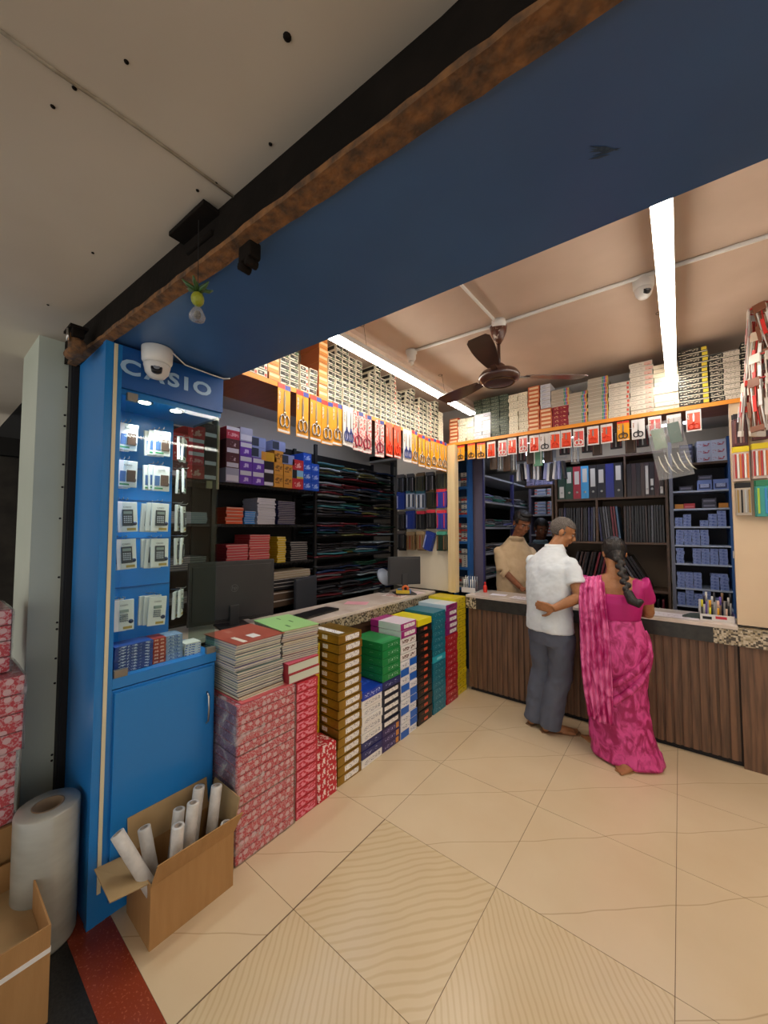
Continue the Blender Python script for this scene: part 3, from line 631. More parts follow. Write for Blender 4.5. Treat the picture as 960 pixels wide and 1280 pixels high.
# pink packs
PK = PR('pink_pack_print', 'e58a9c', 'c8203a', 45, (1, 1, 2.5), .52); RE = PR('red_pack_print', 'c41f30', 'f0dcd8', 60, (1, 1, 1), .55); REL = PR('red_pack_side', '6e4358', 'a88a9c', 60, (1, 1, 1), .52)
RDK = mat('red_cover', 'b82a38', .4)
PKM = packbox(.152, .30, .0518, RDK, [('f', .03, .12, .9, .88, PK), ('l', .03, .1, .97, .9, PK)], bev=.003).mesh('notebook_pack')
for i in range(14): meshobj(PKM, 'notebook_pack', (-1.822+random.uniform(-.003, .003), 1.423, i*.052), PI/2+random.uniform(-.01, .01), f'pink and red notebook pack, {orb(i, 14)} of the pink column', 'notebook pack', 'pink notebook packs')
REM = packbox(.15, .155, .06, RE, [], bev=.003).mesh('notebook_pack')
for i in range(5): meshobj(REM, 'notebook_pack', (-1.747, 1.58-.002*i, i*.06), PI/2, f'red and white printed pack in the short pile before the gold reams, {orb(i, 5)}', 'notebook pack', 'short red pile')
# film wrapped bundles
REDB = bpy.data.materials.new('red_emblem_print'); REDB.use_nodes = True
def _rb(m, c0, c1):
    nt = m.node_tree; N = nt.nodes.new; L = nt.links.new; b = nt.nodes['Principled BSDF']
    tc = N('ShaderNodeTexCoord'); v = N('ShaderNodeTexVoronoi'); v.inputs['Scale'].default_value = 26; v.inputs['Randomness'].default_value = .45
    r = N('ShaderNodeValToRGB'); r.color_ramp.elements[0].color = srgb(c1); r.color_ramp.elements[1].color = srgb(c0); r.color_ramp.elements[0].position = .30; r.color_ramp.elements[1].position = .34
    n = N('ShaderNodeTexNoise'); n.inputs['Scale'].default_value = 130; r2 = N('ShaderNodeValToRGB'); r2.color_ramp.elements[0].position = .50; r2.color_ramp.elements[1].position = .54; r2.color_ramp.elements[0].color = (0, 0, 0, 1)
    mx = N('ShaderNodeMixRGB'); mx.inputs[2].default_value = srgb(c1); sc_ = N('ShaderNodeMath'); sc_.operation = 'MULTIPLY'; sc_.inputs[1].default_value = .55
    L(tc.outputs['Object'], v.inputs[0]); L(v.outputs['Distance'], r.inputs[0]); L(tc.outputs['Object'], n.inputs[0]); L(n.outputs[0], r2.inputs[0]); L(r2.outputs[0], sc_.inputs[0]); L(sc_.outputs[0], mx.inputs[0]); L(r.outputs[0], mx.inputs[1]); L(mx.outputs[0], b.inputs['Base Color']); b.inputs['Roughness'].default_value = .4
_rb(REDB, 'b81a30', 'd0a8ac')
REDP = bpy.data.materials.new('purple_emblem_print'); REDP.use_nodes = True; _rb(REDP, '5a2f4e', '8c7088')
def bundle(name, x0, x1, y0, y1, z0, z1, label, cat, group, sidem=None, layers=5):
    t = root(name, ((x0+x1)/2, (y0+y1)/2, z0), label, cat, group); W, D, Hh = (x1-x0)/2, (y1-y0)/2, z1-z0
    for i in range(layers):
        a = Hh*i/layers; b_ = Hh*(i+1)/layers-.002
        k = MB(); k.box(-W+.006, W-.006, -D+.006, D-.006, a+.002, b_, REDB, bev=.004)
        if sidem: k.box(-W+.004, W-.02, -D+.0045, -D+.02, a+.003, b_-.001, sidem)
        k.build('printed_pack', t)
    b = bmesh.new(); bmesh.ops.create_cube(b, size=1); bmesh.ops.subdivide_edges(b, edges=b.edges[:], cuts=9, use_grid_fill=True)
    for v in b.verts:
        v.co.x *= 2*W; v.co.y *= 2*D; v.co.z = (v.co.z+.5)*(Hh-.003)+.0015
        v.co += Vector((random.uniform(-1, 1), random.uniform(-1, 1), random.uniform(-1, 0 if v.co.z > .01 else 0)*0))*.0022
    me = bpy.data.meshes.new('shrink_film'); b.to_mesh(me); b.free(); me.materials.append(FILM)
    for p in me.polygons: p.use_smooth = True
    o = bpy.data.objects.new('shrink_film', me); COL.objects.link(o); o.parent = t
    return t
for (z0, z1, nm) in ((0, .262, 'bottom'), (.263, .50, 'middle'), (.501, .733, 'top')):
    bundle('wrapped_bundle', -2.0, -1.665, .992, 1.338, z0, z1, f'{nm} bundle of red printed packs in cloudy shrink film beside the cardboard box', 'bundle', 'film-wrapped red bundles', REDP)
tp = packbox(.3, .3, .006, mat('salmon_cover', 'd8646a', .4), [('t', .06, .08, .9, .35, OFFW), ('t', .05, .65, .95, .95, mat('salmon_dark', 'c0525c', .4))]).mesh('printed_sheet')
meshobj(tp, 'printed_sheet', (-1.83, 1.17, .7335), PI/2, 'salmon printed cover lying on the top film-wrapped bundle', 'printed sheet', 'loose covers')
# left foreground bundles by the pillar
for (z0, z1, nm, x1, y1) in ((.42, .70, 'lower', -2.10, .322), (.701, .995, 'middle', -2.08, .335), (.996, 1.25, 'top', -2.16, .30)):
    bundle('wrapped_bundle', x1-.34, x1, -.12, y1-.02, z0, z1, f'{nm} red printed bundle in wrinkled film stacked before the pale pillar', 'bundle', 'red bundles before the pillar', None, 4)
k = MB(); k.box(-2.46, -2.09, -.12, .31, 0, .418, CARD, bev=.004); tag(k.build('cardboard_box'), 'closed cardboard box under the red bundles before the pillar', 'box')
# ================================================================ NOTEBOOK STACKS
covers = ['7b8f8a', '8fa79c', '6d6f92', '5c5072', '9aa493', 'a05a4c', '71807e', '8c8aa6', 'b39a6a', '55486a']
def notebook(W, D, h, cov, name='notebook'):
    cm = mat('cover_'+cov, cov, .45); k = MB()
    k.box(-W/2, W/2, -D/2, D/2, .0, .0012, cm); k.box(-W/2, W/2, -D/2, D/2, h-.0016, h-.0004, cm)
    k.box(-W/2-.0004, -W/2+.003, -D/2, D/2, 0, h-.0004, cm)
    k.box(-W/2+.003, W/2-.003, -D/2+.002, D/2-.003, .0012, h-.0016, mat('page_edges', 'd9d2c0', .8, c2='c4bba6', scale=30, stretch=(1, 1, 30)))
    return k.mesh(name)
NB = [notebook(.30, .27, .0118, c_) for c_ in covers]
NB2 = [notebook(.34, .235, .0118, c_) for c_ in covers]
CN = ['sage', 'pale green', 'blue-grey', 'dark violet', 'grey-green', 'rust', 'slate', 'lilac', 'straw', 'plum']
for i in range(22):
    j = random.randrange(10); split = i >= 11
    meshobj(NB[j], 'notebook', (-1.865+random.uniform(-.005, .005)-(0.008 if split else 0), 1.155+random.uniform(-.004, .004)-(.01 if split else 0), .742+i*.0121), random.uniform(-.02, .02), f'{CN[j]} covered notebook in the pile topped with a red-brown cover, {orb(i)}', 'notebook', 'notebooks in the front pile')
k = packbox(.32, .285, .005, mat('redbrown_cover', 'a5503f', .4), [('t', .62, .42, .85, .60, WHITE), ('t', .58, .15, .96, .24, mat('cream_print', 'e3d8c8', .5)), ('t', .14, .3, .3, .4, mat('faint_print', 'b9705f', .5))])
tag(k.build('notebook', loc=(-1.875, 1.15, .742+22*.0121), rz=.02), 'notebook with red-brown printed cover on top of the front pile', 'notebook')
# clothbound pages below second pile
RB = packbox(.215, .30, .055, mat('page_block', 'cfd6c4', .7), [('f', 0, .86, 1, 1, mat('red_binding', 'a8323c', .4)), ('f', 0, 0, 1, .1, MATS['red_binding']), ('l', 0, 0, 1, 1, MATS['red_binding']), ('t', 0, 0, 1, 1, mat('pink_cover', 'e0607c', .4))], bev=.004).mesh('account_book')
for i in range(2): meshobj(RB, 'account_book', (-1.832, 1.41-.006*i, .7345+i*.0552), PI/2, f'{["lower", "upper"][i]} red-bound account book with pale pages under the green-topped pile', 'book', 'red-bound account books')
k2 = MB(); k2.box(-.13, .12, -.14, .14, 0, .0, OFFW)
for i in range(14):
    j = [1, 3, 9, 5, 0, 7, 4, 3, 8, 2, 5, 7, 1, 8][i]
    meshobj(NB2[j], 'notebook', (-1.88+random.uniform(-.004, .004), 1.425+random.uniform(-.004, .004), .846+i*.0121), -.12+random.uniform(-.02, .02), f'{CN[j]} covered notebook in the pile topped with a green cover, {orb(i)}', 'notebook', 'notebooks in the rear pile')
k = packbox(.345, .24, .005, mat('green_cover', '9fce84', .4), [('t', .7, .3, .85, .36, mat('dark_green_print', '4f7a48', .5)), ('t', .45, .6, .6, .65, MATS['dark_green_print']), ('t', .15, .5, .3, .54, MATS['dark_green_print'])])
tag(k.build('notebook', loc=(-1.88, 1.425, .846+14*.0121), rz=-.12), 'notebook with light green printed cover on top of the rear pile', 'notebook')
# ================================================================ CARDBOARD BOXES, ROLLS
def flap(t, p0, p1, q1, q0, m, name='flap'):
    k = MB(); n_ = (Vector(p1)-Vector(p0)).cross(Vector(q0)-Vector(p0)).normalized()*.004
    V = [Vector(p) for p in (p0, p1, q1, q0)]; V = V+[v+n_ for v in V]
    k.add(V, [(3, 2, 1, 0), (4, 5, 6, 7), (0, 1, 5, 4), (1, 2, 6, 5), (2, 3, 7, 6), (3, 0, 4, 7)], m); k.build(name, t)
x0, x1, y0, y1, zt = -1.835, -1.60, .61, .945, .235
t = root('cardboard_box', ((x0+x1)/2, (y0+y1)/2, 0), 'open cardboard box full of white rolls in front of the blue cabinet door', 'box')
ox, oy = (x0+x1)/2, (y0+y1)/2; a, b_ = (x1-x0)/2, (y1-y0)/2
k = MB(); k.box(-a, a, -b_, b_, 0, .004, CARD); k.box(a-.004, a, -b_, b_, .004, zt, CARD); k.box(-a, -a+.004, -b_, b_, .004, zt, CARD); k.box(-a+.004, a-.004, -b_, -b_+.004, .004, zt, CARD); k.box(-a+.004, a-.004, b_-.004, b_, .004, zt, CARD); k.build('box_walls', t)
flap(t, (a, -b_, zt), (a, b_, zt), (a+.035, b_+.02, zt+.085), (a+.03, -b_+.01, zt+.085), CARD)
flap(t, (-a, -b_, zt), (-a, b_, zt), (-a-.022, b_, zt+.13), (-a-.022, -b_, zt+.13), CARDIN)
flap(t, (-a, -b_, zt), (a-.02, -b_, zt), (a-.05, -b_-.115, zt+.0), (-a-.0, -b_-.115, zt+.015), CARDIN)
flap(t, (-a, b_, zt), (a, b_, zt), (a-.01, b_+.035, zt+.12), (-a, b_+.035, zt+.12), CARDIN)
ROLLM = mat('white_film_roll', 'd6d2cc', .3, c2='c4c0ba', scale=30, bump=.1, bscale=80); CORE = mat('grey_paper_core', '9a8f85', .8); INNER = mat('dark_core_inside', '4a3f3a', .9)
def roll(p0, p1, r, label, group='white rolls in the open box'):
    p0, p1 = Vector(p0), Vector(p1); d = (p1-p0); L = d.length
    t = root('film_roll', tuple(p0), label, 'roll', group); t.rotation_mode = 'QUATERNION'; t.rotation_quaternion = Vector((0, 0, 1)).rotation_difference(d.normalized())
    k = MB(); k.lathe([(r*.62, 0), (r, .0), (r, L-.002), (r*.97, L), (r*.62, L)], ROLLM, 24, caps=False); k.build('film_layers', t)
    k = MB(); k.lathe([(r*.62, 0), (r*.62, L+.001), (r*.5, L+.001), (r*.5, 0)], CORE, 24, caps=False); k.build('core', t)
    k = MB(); k.lathe([(.0005, L-.02), (r*.5, L-.02)], INNER, 16, caps=False); k.build('core_shade_disc', t)  # dark disc: shade of the hollow core put into its colour
rolls = [((-1.63, .64, .16), (-1.745, .54, .40), 'thick white roll leaning out left over the folded flap'),
 ((-1.70, .68, .05), (-1.775, .645, .345), 'short white roll behind the leaning one'),
 ((-1.635, .70, .02), (-1.635, .72, .375), 'white roll standing in the left front of the box'),
 ((-1.73, .73, .02), (-1.755, .775, .355), 'half-hidden white roll in the middle of the box'),
 ((-1.65, .75, .02), (-1.66, .79, .415), 'tallest white roll at the middle front of the box'),
 ((-1.72, .80, .02), (-1.735, .85, .415), 'white roll just right of the middle of the box'),
 ((-1.80, .84, .02), (-1.80, .885, .375), 'white roll hidden behind the right-hand rolls'),
 ((-1.66, .85, .02), (-1.70, .915, .405), 'white roll leaning to the right end of the box'),
 ((-1.63, .905, .02), (-1.625, .922, .27), 'lowest white roll in the right corner of the box')]
for p0, p1, l in rolls: roll(p0, p1, .0235, l)
# big stretch film roll
t = root('stretch_film_roll', (-1.972, .375, 0), 'big translucent stretch film roll standing upright beside the blue cabinet', 'roll')
k = MB(); k.lathe([(.045, .0), (.098, .001), (.1, .01), (.1, .495), (.096, .502), (.045, .502)], mat('stretch_film', 'a3a39a', .25, c2='94948b', scale=5, stretch=(1, 1, 3), coat=.3), 48, caps=False); k.build('film_layers', t)
k = MB(); k.lathe([(.05, 0), (.05, .504), (.043, .504), (.043, 0)], mat('brown_core', '7d6a54', .8), 36, caps=False); k.build('core', t)
k = MB(); k.lathe([(.001, .30), (.043, .30)], INNER, 24, caps=False); k.build('core_shade_disc', t)  # same dark disc, stands in for shade inside the big core
# lower left open carton
x0, x1, y0, y1, zt = -2.06, -1.635, -.12, .33, .30
t = root('cardboard_box', ((x0+x1)/2, (y0+y1)/2, 0), 'open strapped cardboard box in the lower left foreground', 'box'); a, b_ = (x1-x0)/2, (y1-y0)/2
k = MB(); k.box(-a, a, -b_, b_, 0, .004, CARD); k.box(a-.005, a, -b_, b_, .004, zt, CARD); k.box(-a, -a+.005, -b_, b_, .004, zt, CARD); k.box(-a+.005, a-.005, -b_, -b_+.005, .004, zt, CARD); k.box(-a+.005, a-.005, b_-.005, b_, .004, zt, CARD); k.build('box_walls', t)
flap(t, (-a, -b_, zt), (-a, b_-.12, zt), (-a-.005, b_-.14, zt+.16), (-a-.005, -b_, zt+.16), CARDIN)
k = MB(); k.box(-a+.006, a-.006, -b_+.006, b_-.006, .18, .2, CARDIN); k.build('inner_sheet', t)
k = MB(); k.box(a, a+.0015, -b_, b_, .215, .23, WHITE); k.box(-a, a, b_, b_+.0015, .215, .23, WHITE); k.build('packing_strap', t)
k = MB(); k.box(a, a+.001, .0, .05, .04, .11, BLACKM); k.build('printed_mark', t)
# ================================================================ SCISSOR PACKS
YEL = mat('yellow_card', 'e8a020', .35); ORA = mat('orange_card', 'e8502a', .35); PINKC = mat('red_pink_card', 'd8544e', .35); WCARD = mat('white_blister_card', 'dcd8d6', .35); HEADR = mat('red_header', 'd8322c', .35); HEADB = mat('blue_header', '2c3f9c', .35)
def scissor_pack(W, Hh, card, handle, head=None, n=1, head2=None):
    r = root('scissors_pack', (0, 0, 0), 'x', 'scissors')
    k = MB(); k.box(-W/2, W/2, 0, .003, -Hh, 0, WCARD if W < .095 and card not in (YEL,) else card); k.box(-W*.42, W*.42, -.0005, 0, -Hh*.93, -Hh*.14, card)
    k.box(-W/2+.004, W/2-.004, -.0006, 0, -Hh+.004, -Hh*.94, WCARD)
    if head: k.box(-W/2, W*.05 if head2 else W/2, -.0008, 0, -Hh*.1, 0, head)
    if head2: k.box(W*.05, W/2, -.0008, 0, -Hh*.1, 0, head2)
    k.box(-W*.42, -W*.30, -.0006, 0, -Hh*.42, -Hh*.16, PR('card_text', 'e8e0d0', '8a3a20', 200, (1, 1, 1), .5)) if W > .08 else None
    k.build('card', r)
    for q in range(n):
        s = Hh*.86/(1 if n == 1 else 1.05); ox = 0 if n == 1 else (-.2+.4*q)*W; sw = W*(.9 if n == 1 else .5)
        k = MB()
        for sg in (-1, 1):
            k.poly([(ox+sg*.001, -Hh*.12), (ox+sg*.07*sw, -Hh*.3), (ox+sg*.06*sw, -Hh*.52), (ox-sg*.03*sw, -Hh*.58), (ox-sg*.03*sw, -Hh*.5)][::sg], STEEL, .002, Matrix.Translation((0, -.005-.001*sg, 0)))
        k.lathe([(.003, 0), (.003, .002)], STEEL, 8, M=Matrix.Translation((ox, -.006, -Hh*.54)) @ Matrix.Rotation(PI/2, 4, 'X'))
        b = k.build('blades', r)
        k = MB()
        for sg in (-1, 1):
            rx, rz_, cz = sw*.2, Hh*.12, -Hh*.76
            pts = [(ox+sg*sw*.19+rx*math.cos(a), -.006, cz+rz_*math.sin(a)) for a in [i*2*PI/16 for i in range(17)]]
            k.tube(pts, W*.05 if n == 1 else W*.035, handle, 6, caps=False)
            k.tube([(ox-sg*.02*sw, -.006, -Hh*.54), (ox+sg*.10*sw, -.006, -Hh*.66)], W*.045, handle, 6)
        k.build('handles', r)
    k = MB(); k.tube([(0, .012, -.008), (0, -.006, -.006), (0, -.01, .0)], .0016, STEEL, 6); k.build('hook', r)
    return r
SILV = mat('silver_handle', 'b0aaa2', .25, .8); OHAN = mat('orange_handle', 'e8401c', .35); BHAN = mat('blue_handle', '3a4a8c', .35); RHAN = mat('maroon_handle', 'a03048', .35); BKH = mat('black_handle', '2c2a2e', .35)
TY = {
 'Y': (scissor_pack(.1, .30, YEL, SILV, HEADR, 1, HEADB), 'yellow card with silver scissors'),
 'B': (scissor_pack(.125, .29, WCARD, BHAN, None, 2), 'white card with two blue-handled scissors'),
 'R': (scissor_pack(.1, .30, PR('pink_print_card', 'd8c4c0', 'cc4c48', 60, (1, 1, 1), .52), RHAN, None, 1, BHAN), 'white and pink card with maroon-handled scissors'),
 'O': (scissor_pack(.098, .28, ORA, OHAN), 'orange card with orange scissors'),
 'y': (scissor_pack(.082, .155, YEL, BKH, HEADR), 'small yellow card with black scissors'),
 'o': (scissor_pack(.085, .155, ORA, OHAN, WCARD), 'small orange-red card with orange scissors'),
 'w': (scissor_pack(.085, .155, WCARD, BKH), 'small white card with dark scissors'),
 'p': (scissor_pack(.082, .155, PINKC, WCARD), 'small pink card with white scissors'),
}
used = set()
def hang(k_, loc, rz, label, group):
    r, d = TY[k_]
    if k_ not in used: used.add(k_); r.location = loc; r.rotation_euler = (0, 0, rz); r['label'] = label; r['group'] = group; return r
    return dup(r, loc, rz, label, group)
random.seed(11)
LY = [1.396, 1.538, 1.652, 1.752, 1.851, 1.965, 2.069, 2.171, 2.328, 2.456, 2.569, 2.72, 2.829, 2.951, 3.065, 3.17, 3.279, 3.385]
LK = 'YYYYYBBRRRORBYYYYY'.replace('RRROR', 'RROOR'); LK = 'YYYYYBRRROOBYYYYYY'
ydone = {}
for i, (y, kd) in enumerate(zip(LY, LK)):
    hang(kd, (-1.884+random.uniform(0, .006), y, 2.462+random.uniform(-.008, .01)), PI/2+random.uniform(-.12, .12), f'{TY[kd][1]}, {ordl(i)} from the left on the left overhead shelf', 'scissors packs on the left overhead shelf')
BX = [-1.741, -1.627, -1.525, -1.418, -1.308, -1.216, -1.113, -1.014, -0.924, -0.838, -0.748, -0.65, -0.543, -0.446, -0.332, -0.233, -0.128, -0.014, 0.099]
BK = 'yyyopoooowoopooywpw'; BK = 'yyyopopowoopooywpwo'
for i, (x, kd) in enumerate(zip(BX, BK)):
    hang(kd, (x, 3.482-random.uniform(0, .006), 2.432+random.uniform(-.008, .008)), random.uniform(-.12, .12), f'{TY[kd][1]}, {ordl(i)} from the left on the back overhead shelf', 'scissors packs on the back overhead shelf')
# ================================================================ BOXES ON THE OVERHEAD SHELVES
WB = mat('box_cream', 'e6dfc8', .5); DKB = mat('box_dark', '22241f', .5); GRN = mat('box_green_dot', '4a7a4a', .5); RDD = mat('box_red_dot', 'c8503c', .5); OR2 = mat('box_orange', 'e09a4c', .5)
DG = mat('box_dark_green', '2c3a2e', .5)
def pbox(nm, W, D, h, base, dec): return packbox(W, D, h, base, dec).mesh('pencil_box')
txt = PR('tiny_print', 'e6dfc8', '6b6656', 120, (1, 1, 2), .56)
PB = {
 'dw': (pbox('dw', .066, .2, .044, WB, [('f', .0, .0, 1, .14, DKB), ('f', .06, .36, .96, .86, DKB), ('f', .5, .56, .9, .72, WB), ('f', .6, .16, .9, .32, GRN), ('l', .1, .2, .9, .8, DKB)]), 'dark-banded cream pencil box', .044),
 'dr': (pbox('dr', .066, .2, .044, WB, [('f', .0, .0, 1, .14, DKB), ('f', .06, .3, .7, .8, DKB), ('f', .2, .5, .5, .66, WB), ('f', .74, .2, .96, .6, RDD), ('l', .1, .2, .9, .8, DKB)]), 'dark-banded red-cornered cream pencil box', .044),
 'or': (pbox('or', .078, .2, .05, OR2, [('f', .05, .55, .95, .9, mat('or_pale', 'f0cc9c', .5)), ('f', .05, .1, .95, .16, RDD), ('l', 0, 0, 1, 1, mat('or_side', 'a8582c', .5))]), 'orange pencil box', .05),
 'cr': (pbox('cr', .085, .2, .034, WB, [('f', .08, .2, .92, .75, txt), ('f', .0, .0, 1, .08, mat('line_grey', '8a8474', .6))]), 'cream printed pencil box', .034),
 'dg': (pbox('dg', .085, .2, .036, DG, [('f', .05, .5, .95, .8, PR('dg_print', '2c3a2e', 'a9b49c', 60, (1, 1, 2), .55)), ('f', 0, 0, 1, .1, mat('dg_line', '8a927e', .6))]), 'dark green pencil box', .036),
 'wb': (pbox('wb', .085, .2, .036, mat('box_bluewhite', 'cfd2da', .5), [('f', .1, .2, .9, .75, PR('wbl_print', 'cfd2da', '4a5a8c', 100, (1, 1, 2), .56)), ('f', 0, 0, 1, .08, MATS['line_grey'])]), 'bluish white pencil box', .036),
 'ob': (pbox('ob', .10, .2, .037, mat('box_brick', 'c8683c', .5), [('f', .1, .25, .9, .75, mat('ob_pale', 'e6c8a0', .5)), ('r', 0, 0, 1, 1, mat('ob_side', 'a8301c', .5))]), 'brick-orange pencil box', .037),
 'mr': (pbox('mr', .13, .2, .036, mat('box_maroon', '8c1c2c', .5), [('f', .15, .25, .85, .75, PR('mr_print', '8c1c2c', 'd8b080', 50, (1, 1, 2), .55))]), 'maroon pencil box', .036),
 'st': (pbox('st', .145, .2, .030, mat('box_greige', 'aca292', .5), [('f', .72, .1, .78, 1, mat('st_g', '3c9c6c', .5)), ('f', .8, .1, .86, 1, mat('st_b', '3c6cc0', .5)), ('f', .88, .1, .93, 1, mat('st_r', 'd8404c', .5)), ('f', .95, .0, 1, 1, mat('st_y', 'e0b83c', .5)), ('f', 0, 0, 1, .1, mat('st_l', 'd8d0c0', .5))]), 'greyish rainbow-ended box', .030),
 'wr': (pbox('wr', .145, .2, .035, mat('box_whitish', 'd8cfc0', .5), [('f', .86, .2, .96, .8, RDD), ('f', .05, .35, .6, .7, PR('wr_print', 'd8cfc0', '8c8474', 90, (1, 1, 2), .58)), ('f', 0, 0, 1, .06, MATS['line_grey'])]), 'whitish red-marked box', .035),
 'wk': (pbox('wk', .15, .2, .037, MATS['box_whitish'], [('f', .65, .15, .97, .8, PR('wk_print', 'e0b8a8', 'c84c3c', 60, (1, 1, 1), .6)), ('f', .05, .35, .55, .7, MATS['wr_print']), ('f', 0, 0, 1, .06, MATS['line_grey'])]), 'white printed box', .037),
 'ct': (pbox('ct', .148, .2, .032, mat('box_bright_cream', 'f0e6cc', .5), [('f', .55, .3, .9, .7, MATS['tiny_print']), ('f', 0, 0, 1, .07, MATS['line_grey'])]), 'plain cream box', .032),
 'by': (pbox('by', .165, .2, .038, DKB, [('f', .02, .45, .7, .85, PR('by_print', '22241f', 'c8c0ac', 60, (1, 1, 2), .52)), ('f', .8, .3, .98, .9, mat('box_yellow', 'e0cc3c', .5)), ('f', 0, 0, 1, .14, WB)]), 'black yellow-ended box', .038),
 'bk': (pbox('bk', .165, .2, .038, DKB, [('f', .45, .2, .96, .92, MATS['wr_print']), ('f', .03, .3, .4, .8, MATS['by_print']), ('f', 0, 0, 1, .14, WB)]), 'black and white box', .038),
}
random.seed(3)
def column(kind, n, loc, rz, where, grp, jit=.004):
    me, d, h = PB[kind]
    for i in range(n):
        meshobj(me, 'flat_carton' if kind in ('st', 'wr', 'wk', 'ct', 'by', 'bk') else 'pencil_box', (loc[0]+random.uniform(-jit, jit), loc[1]+random.uniform(-jit, jit), loc[2]+i*(h+.0004)), rz+random.uniform(-.02, .02), f'{d}, {orb(i, n)} of {where}', 'box', grp)
Z0 = 2.4725
# left overhead shelf: y positions from the lintel to the corner
y = 1.03; i = 0
lay = [('dr', 2), ('dr', 3), ('dr', 4), ('or', 5), ('dw', 6), ('dw', 7), ('dr', 5), ('dw', 5), ('or', 9), ('dw', 9), ('dw', 10), ('dw', 10), ('dw', 9), ('dw', 9), ('dw', 8), ('dw', 10), ('dw', 10), ('dw', 10), ('dw', 9), ('dr', 10), ('dw', 9), ('dw', 8), ('dw', 9), ('dw', 9), ('dr', 8), ('dw', 8), ('dw', 9), ('dr', 9), ('dw', 8), ('dw', 9), ('cr', 9)]
y = 1.08
for i, (kd, n) in enumerate(lay):
    W = {'dw': .066, 'dr': .066, 'or': .078, 'cr': .085}[kd]*1.0
    if y > 3.40: break
    n = max(3, n-random.choice([0, 0, 1, 2, 3 if i > 18 else 0]))
    n = min(n, int(.46/PB[kd][2]))
    column(kd, n, (-2.005, y+W/2, Z0), PI/2, f'the {ordl(i)} stack from the lintel', 'boxes on the left overhead shelf'); y += W+.0065
    if i in (5, 7, 14): y += .012
x = -1.86
lay2 = [('ob', 7, .10), ('cr', 7, .085), ('cr', 7, .085), ('wb', 10, .085), ('wb', 10, .085), ('dg', 11, .085), ('dg', 11, .085), ('cr', 11, .085), ('cr', 11, .085), ('ob', 11, .1), ('ob', 6, .1), ('mr', 4, .13), ('st', 9, .145), ('st', 12, .145), ('wr', 8, .145), ('wk', 11, .15), ('ct', 11, .148), ('by', 11, .165), ('bk', 9, .165), ('by', 10, .165)]
x = -1.885
cn2 = 0
for i, (kd, n, W) in enumerate(lay2):
    me, d, h = PB[kd]
    n = min(n, int(.455/h))
    where = f'the {ordl(i)} stack from the corner'
    if kd == 'mr':
        column(kd, 5, (x+W/2, 3.60, Z0), 0, where, 'boxes on the back overhead shelf')
        column('st', 5, (x+W/2, 3.60, Z0+5*.0364), 0, where+', above maroon', 'boxes on the back overhead shelf')
    elif kd == 'ob' and n == 6:
        column(kd, 5, (x+W/2, 3.60, Z0), 0, where, 'boxes on the back overhead shelf')
        column('wb', 6, (x+W/2, 3.60, Z0+5*.0374), 0, where+', above orange', 'boxes on the back overhead shelf')
    elif kd == 'wb':
        column(kd, 7, (x+W/2, 3.60, Z0), 0, where, 'boxes on the back overhead shelf')
        column('dg', 4, (x+W/2, 3.60, Z0+7*.0364), 0, where+', above bluish', 'boxes on the back overhead shelf')
    else: column(kd, n, (x+W/2, 3.60, Z0), 0, where, 'boxes on the back overhead shelf')
    x += W+.004
# ================================================================ RACK AT THE LEFT WITH BOXES AND FOLDERS
RK = mat('black_rack_steel', '17171a', .5)
t = root('storage_rack', (-3.11, 2.7, 0), 'tall black steel storage rack behind the left counter', 'rack')
for (y) in (1.5, 2.57, 3.88):
    for x in (-2.93, -3.27):
        k = MB(); k.box(x+3.11-.015, x+3.11+.015, y-2.7-.015, y-2.7+.015, 0, 2.45, RK); k.build('post', t)
for z in (.45, .87, 1.03, 1.27, 1.62, 1.96):
    k = MB(); k.box(-.185, .185, -1.22, -.15, z-.02, z, RK)
    for yy in [(-1.2+j*.035) for j in range(30)]: k.box(.185, .189, yy, yy+.004, z-.035, z, RK)
    k.build('shelf', t)
for z in (.45, .85, 1.05, 1.28, 1.5, 1.72, 1.92, 2.12):
    k = MB(); k.box(-.185, .185, -.11, 1.18, z-.015, z, RK); k.build('shelf', t)
for z in (.45, .87, 1.03, 1.27, 1.62, 1.96):
    k = MB(); k.box(-.185, .185, -1.72, -1.225, z-.02, z, RK); k.build('shelf', t)
for x in (-2.93, -3.27):
    k = MB(); k.box(x+3.11-.015, x+3.11+.015, -1.735, -1.705, 0, 2.45, RK); k.build('post', t)
k = MB(); k.box(-.19, -.186, -1.72, 1.18, .4, 2.44, BLACKM); k.build('back_sheet', t)
k = MB(); k.box(.18, .192, -1.26, -1.16, 1.9, 2.42, mat('slotted_cream_post', 'bdb694', .5)); k.build('slotted_upright', t)
def rbox(W, h, base, dec): return packbox(W, .25, h, base, dec).mesh('stationery_box')
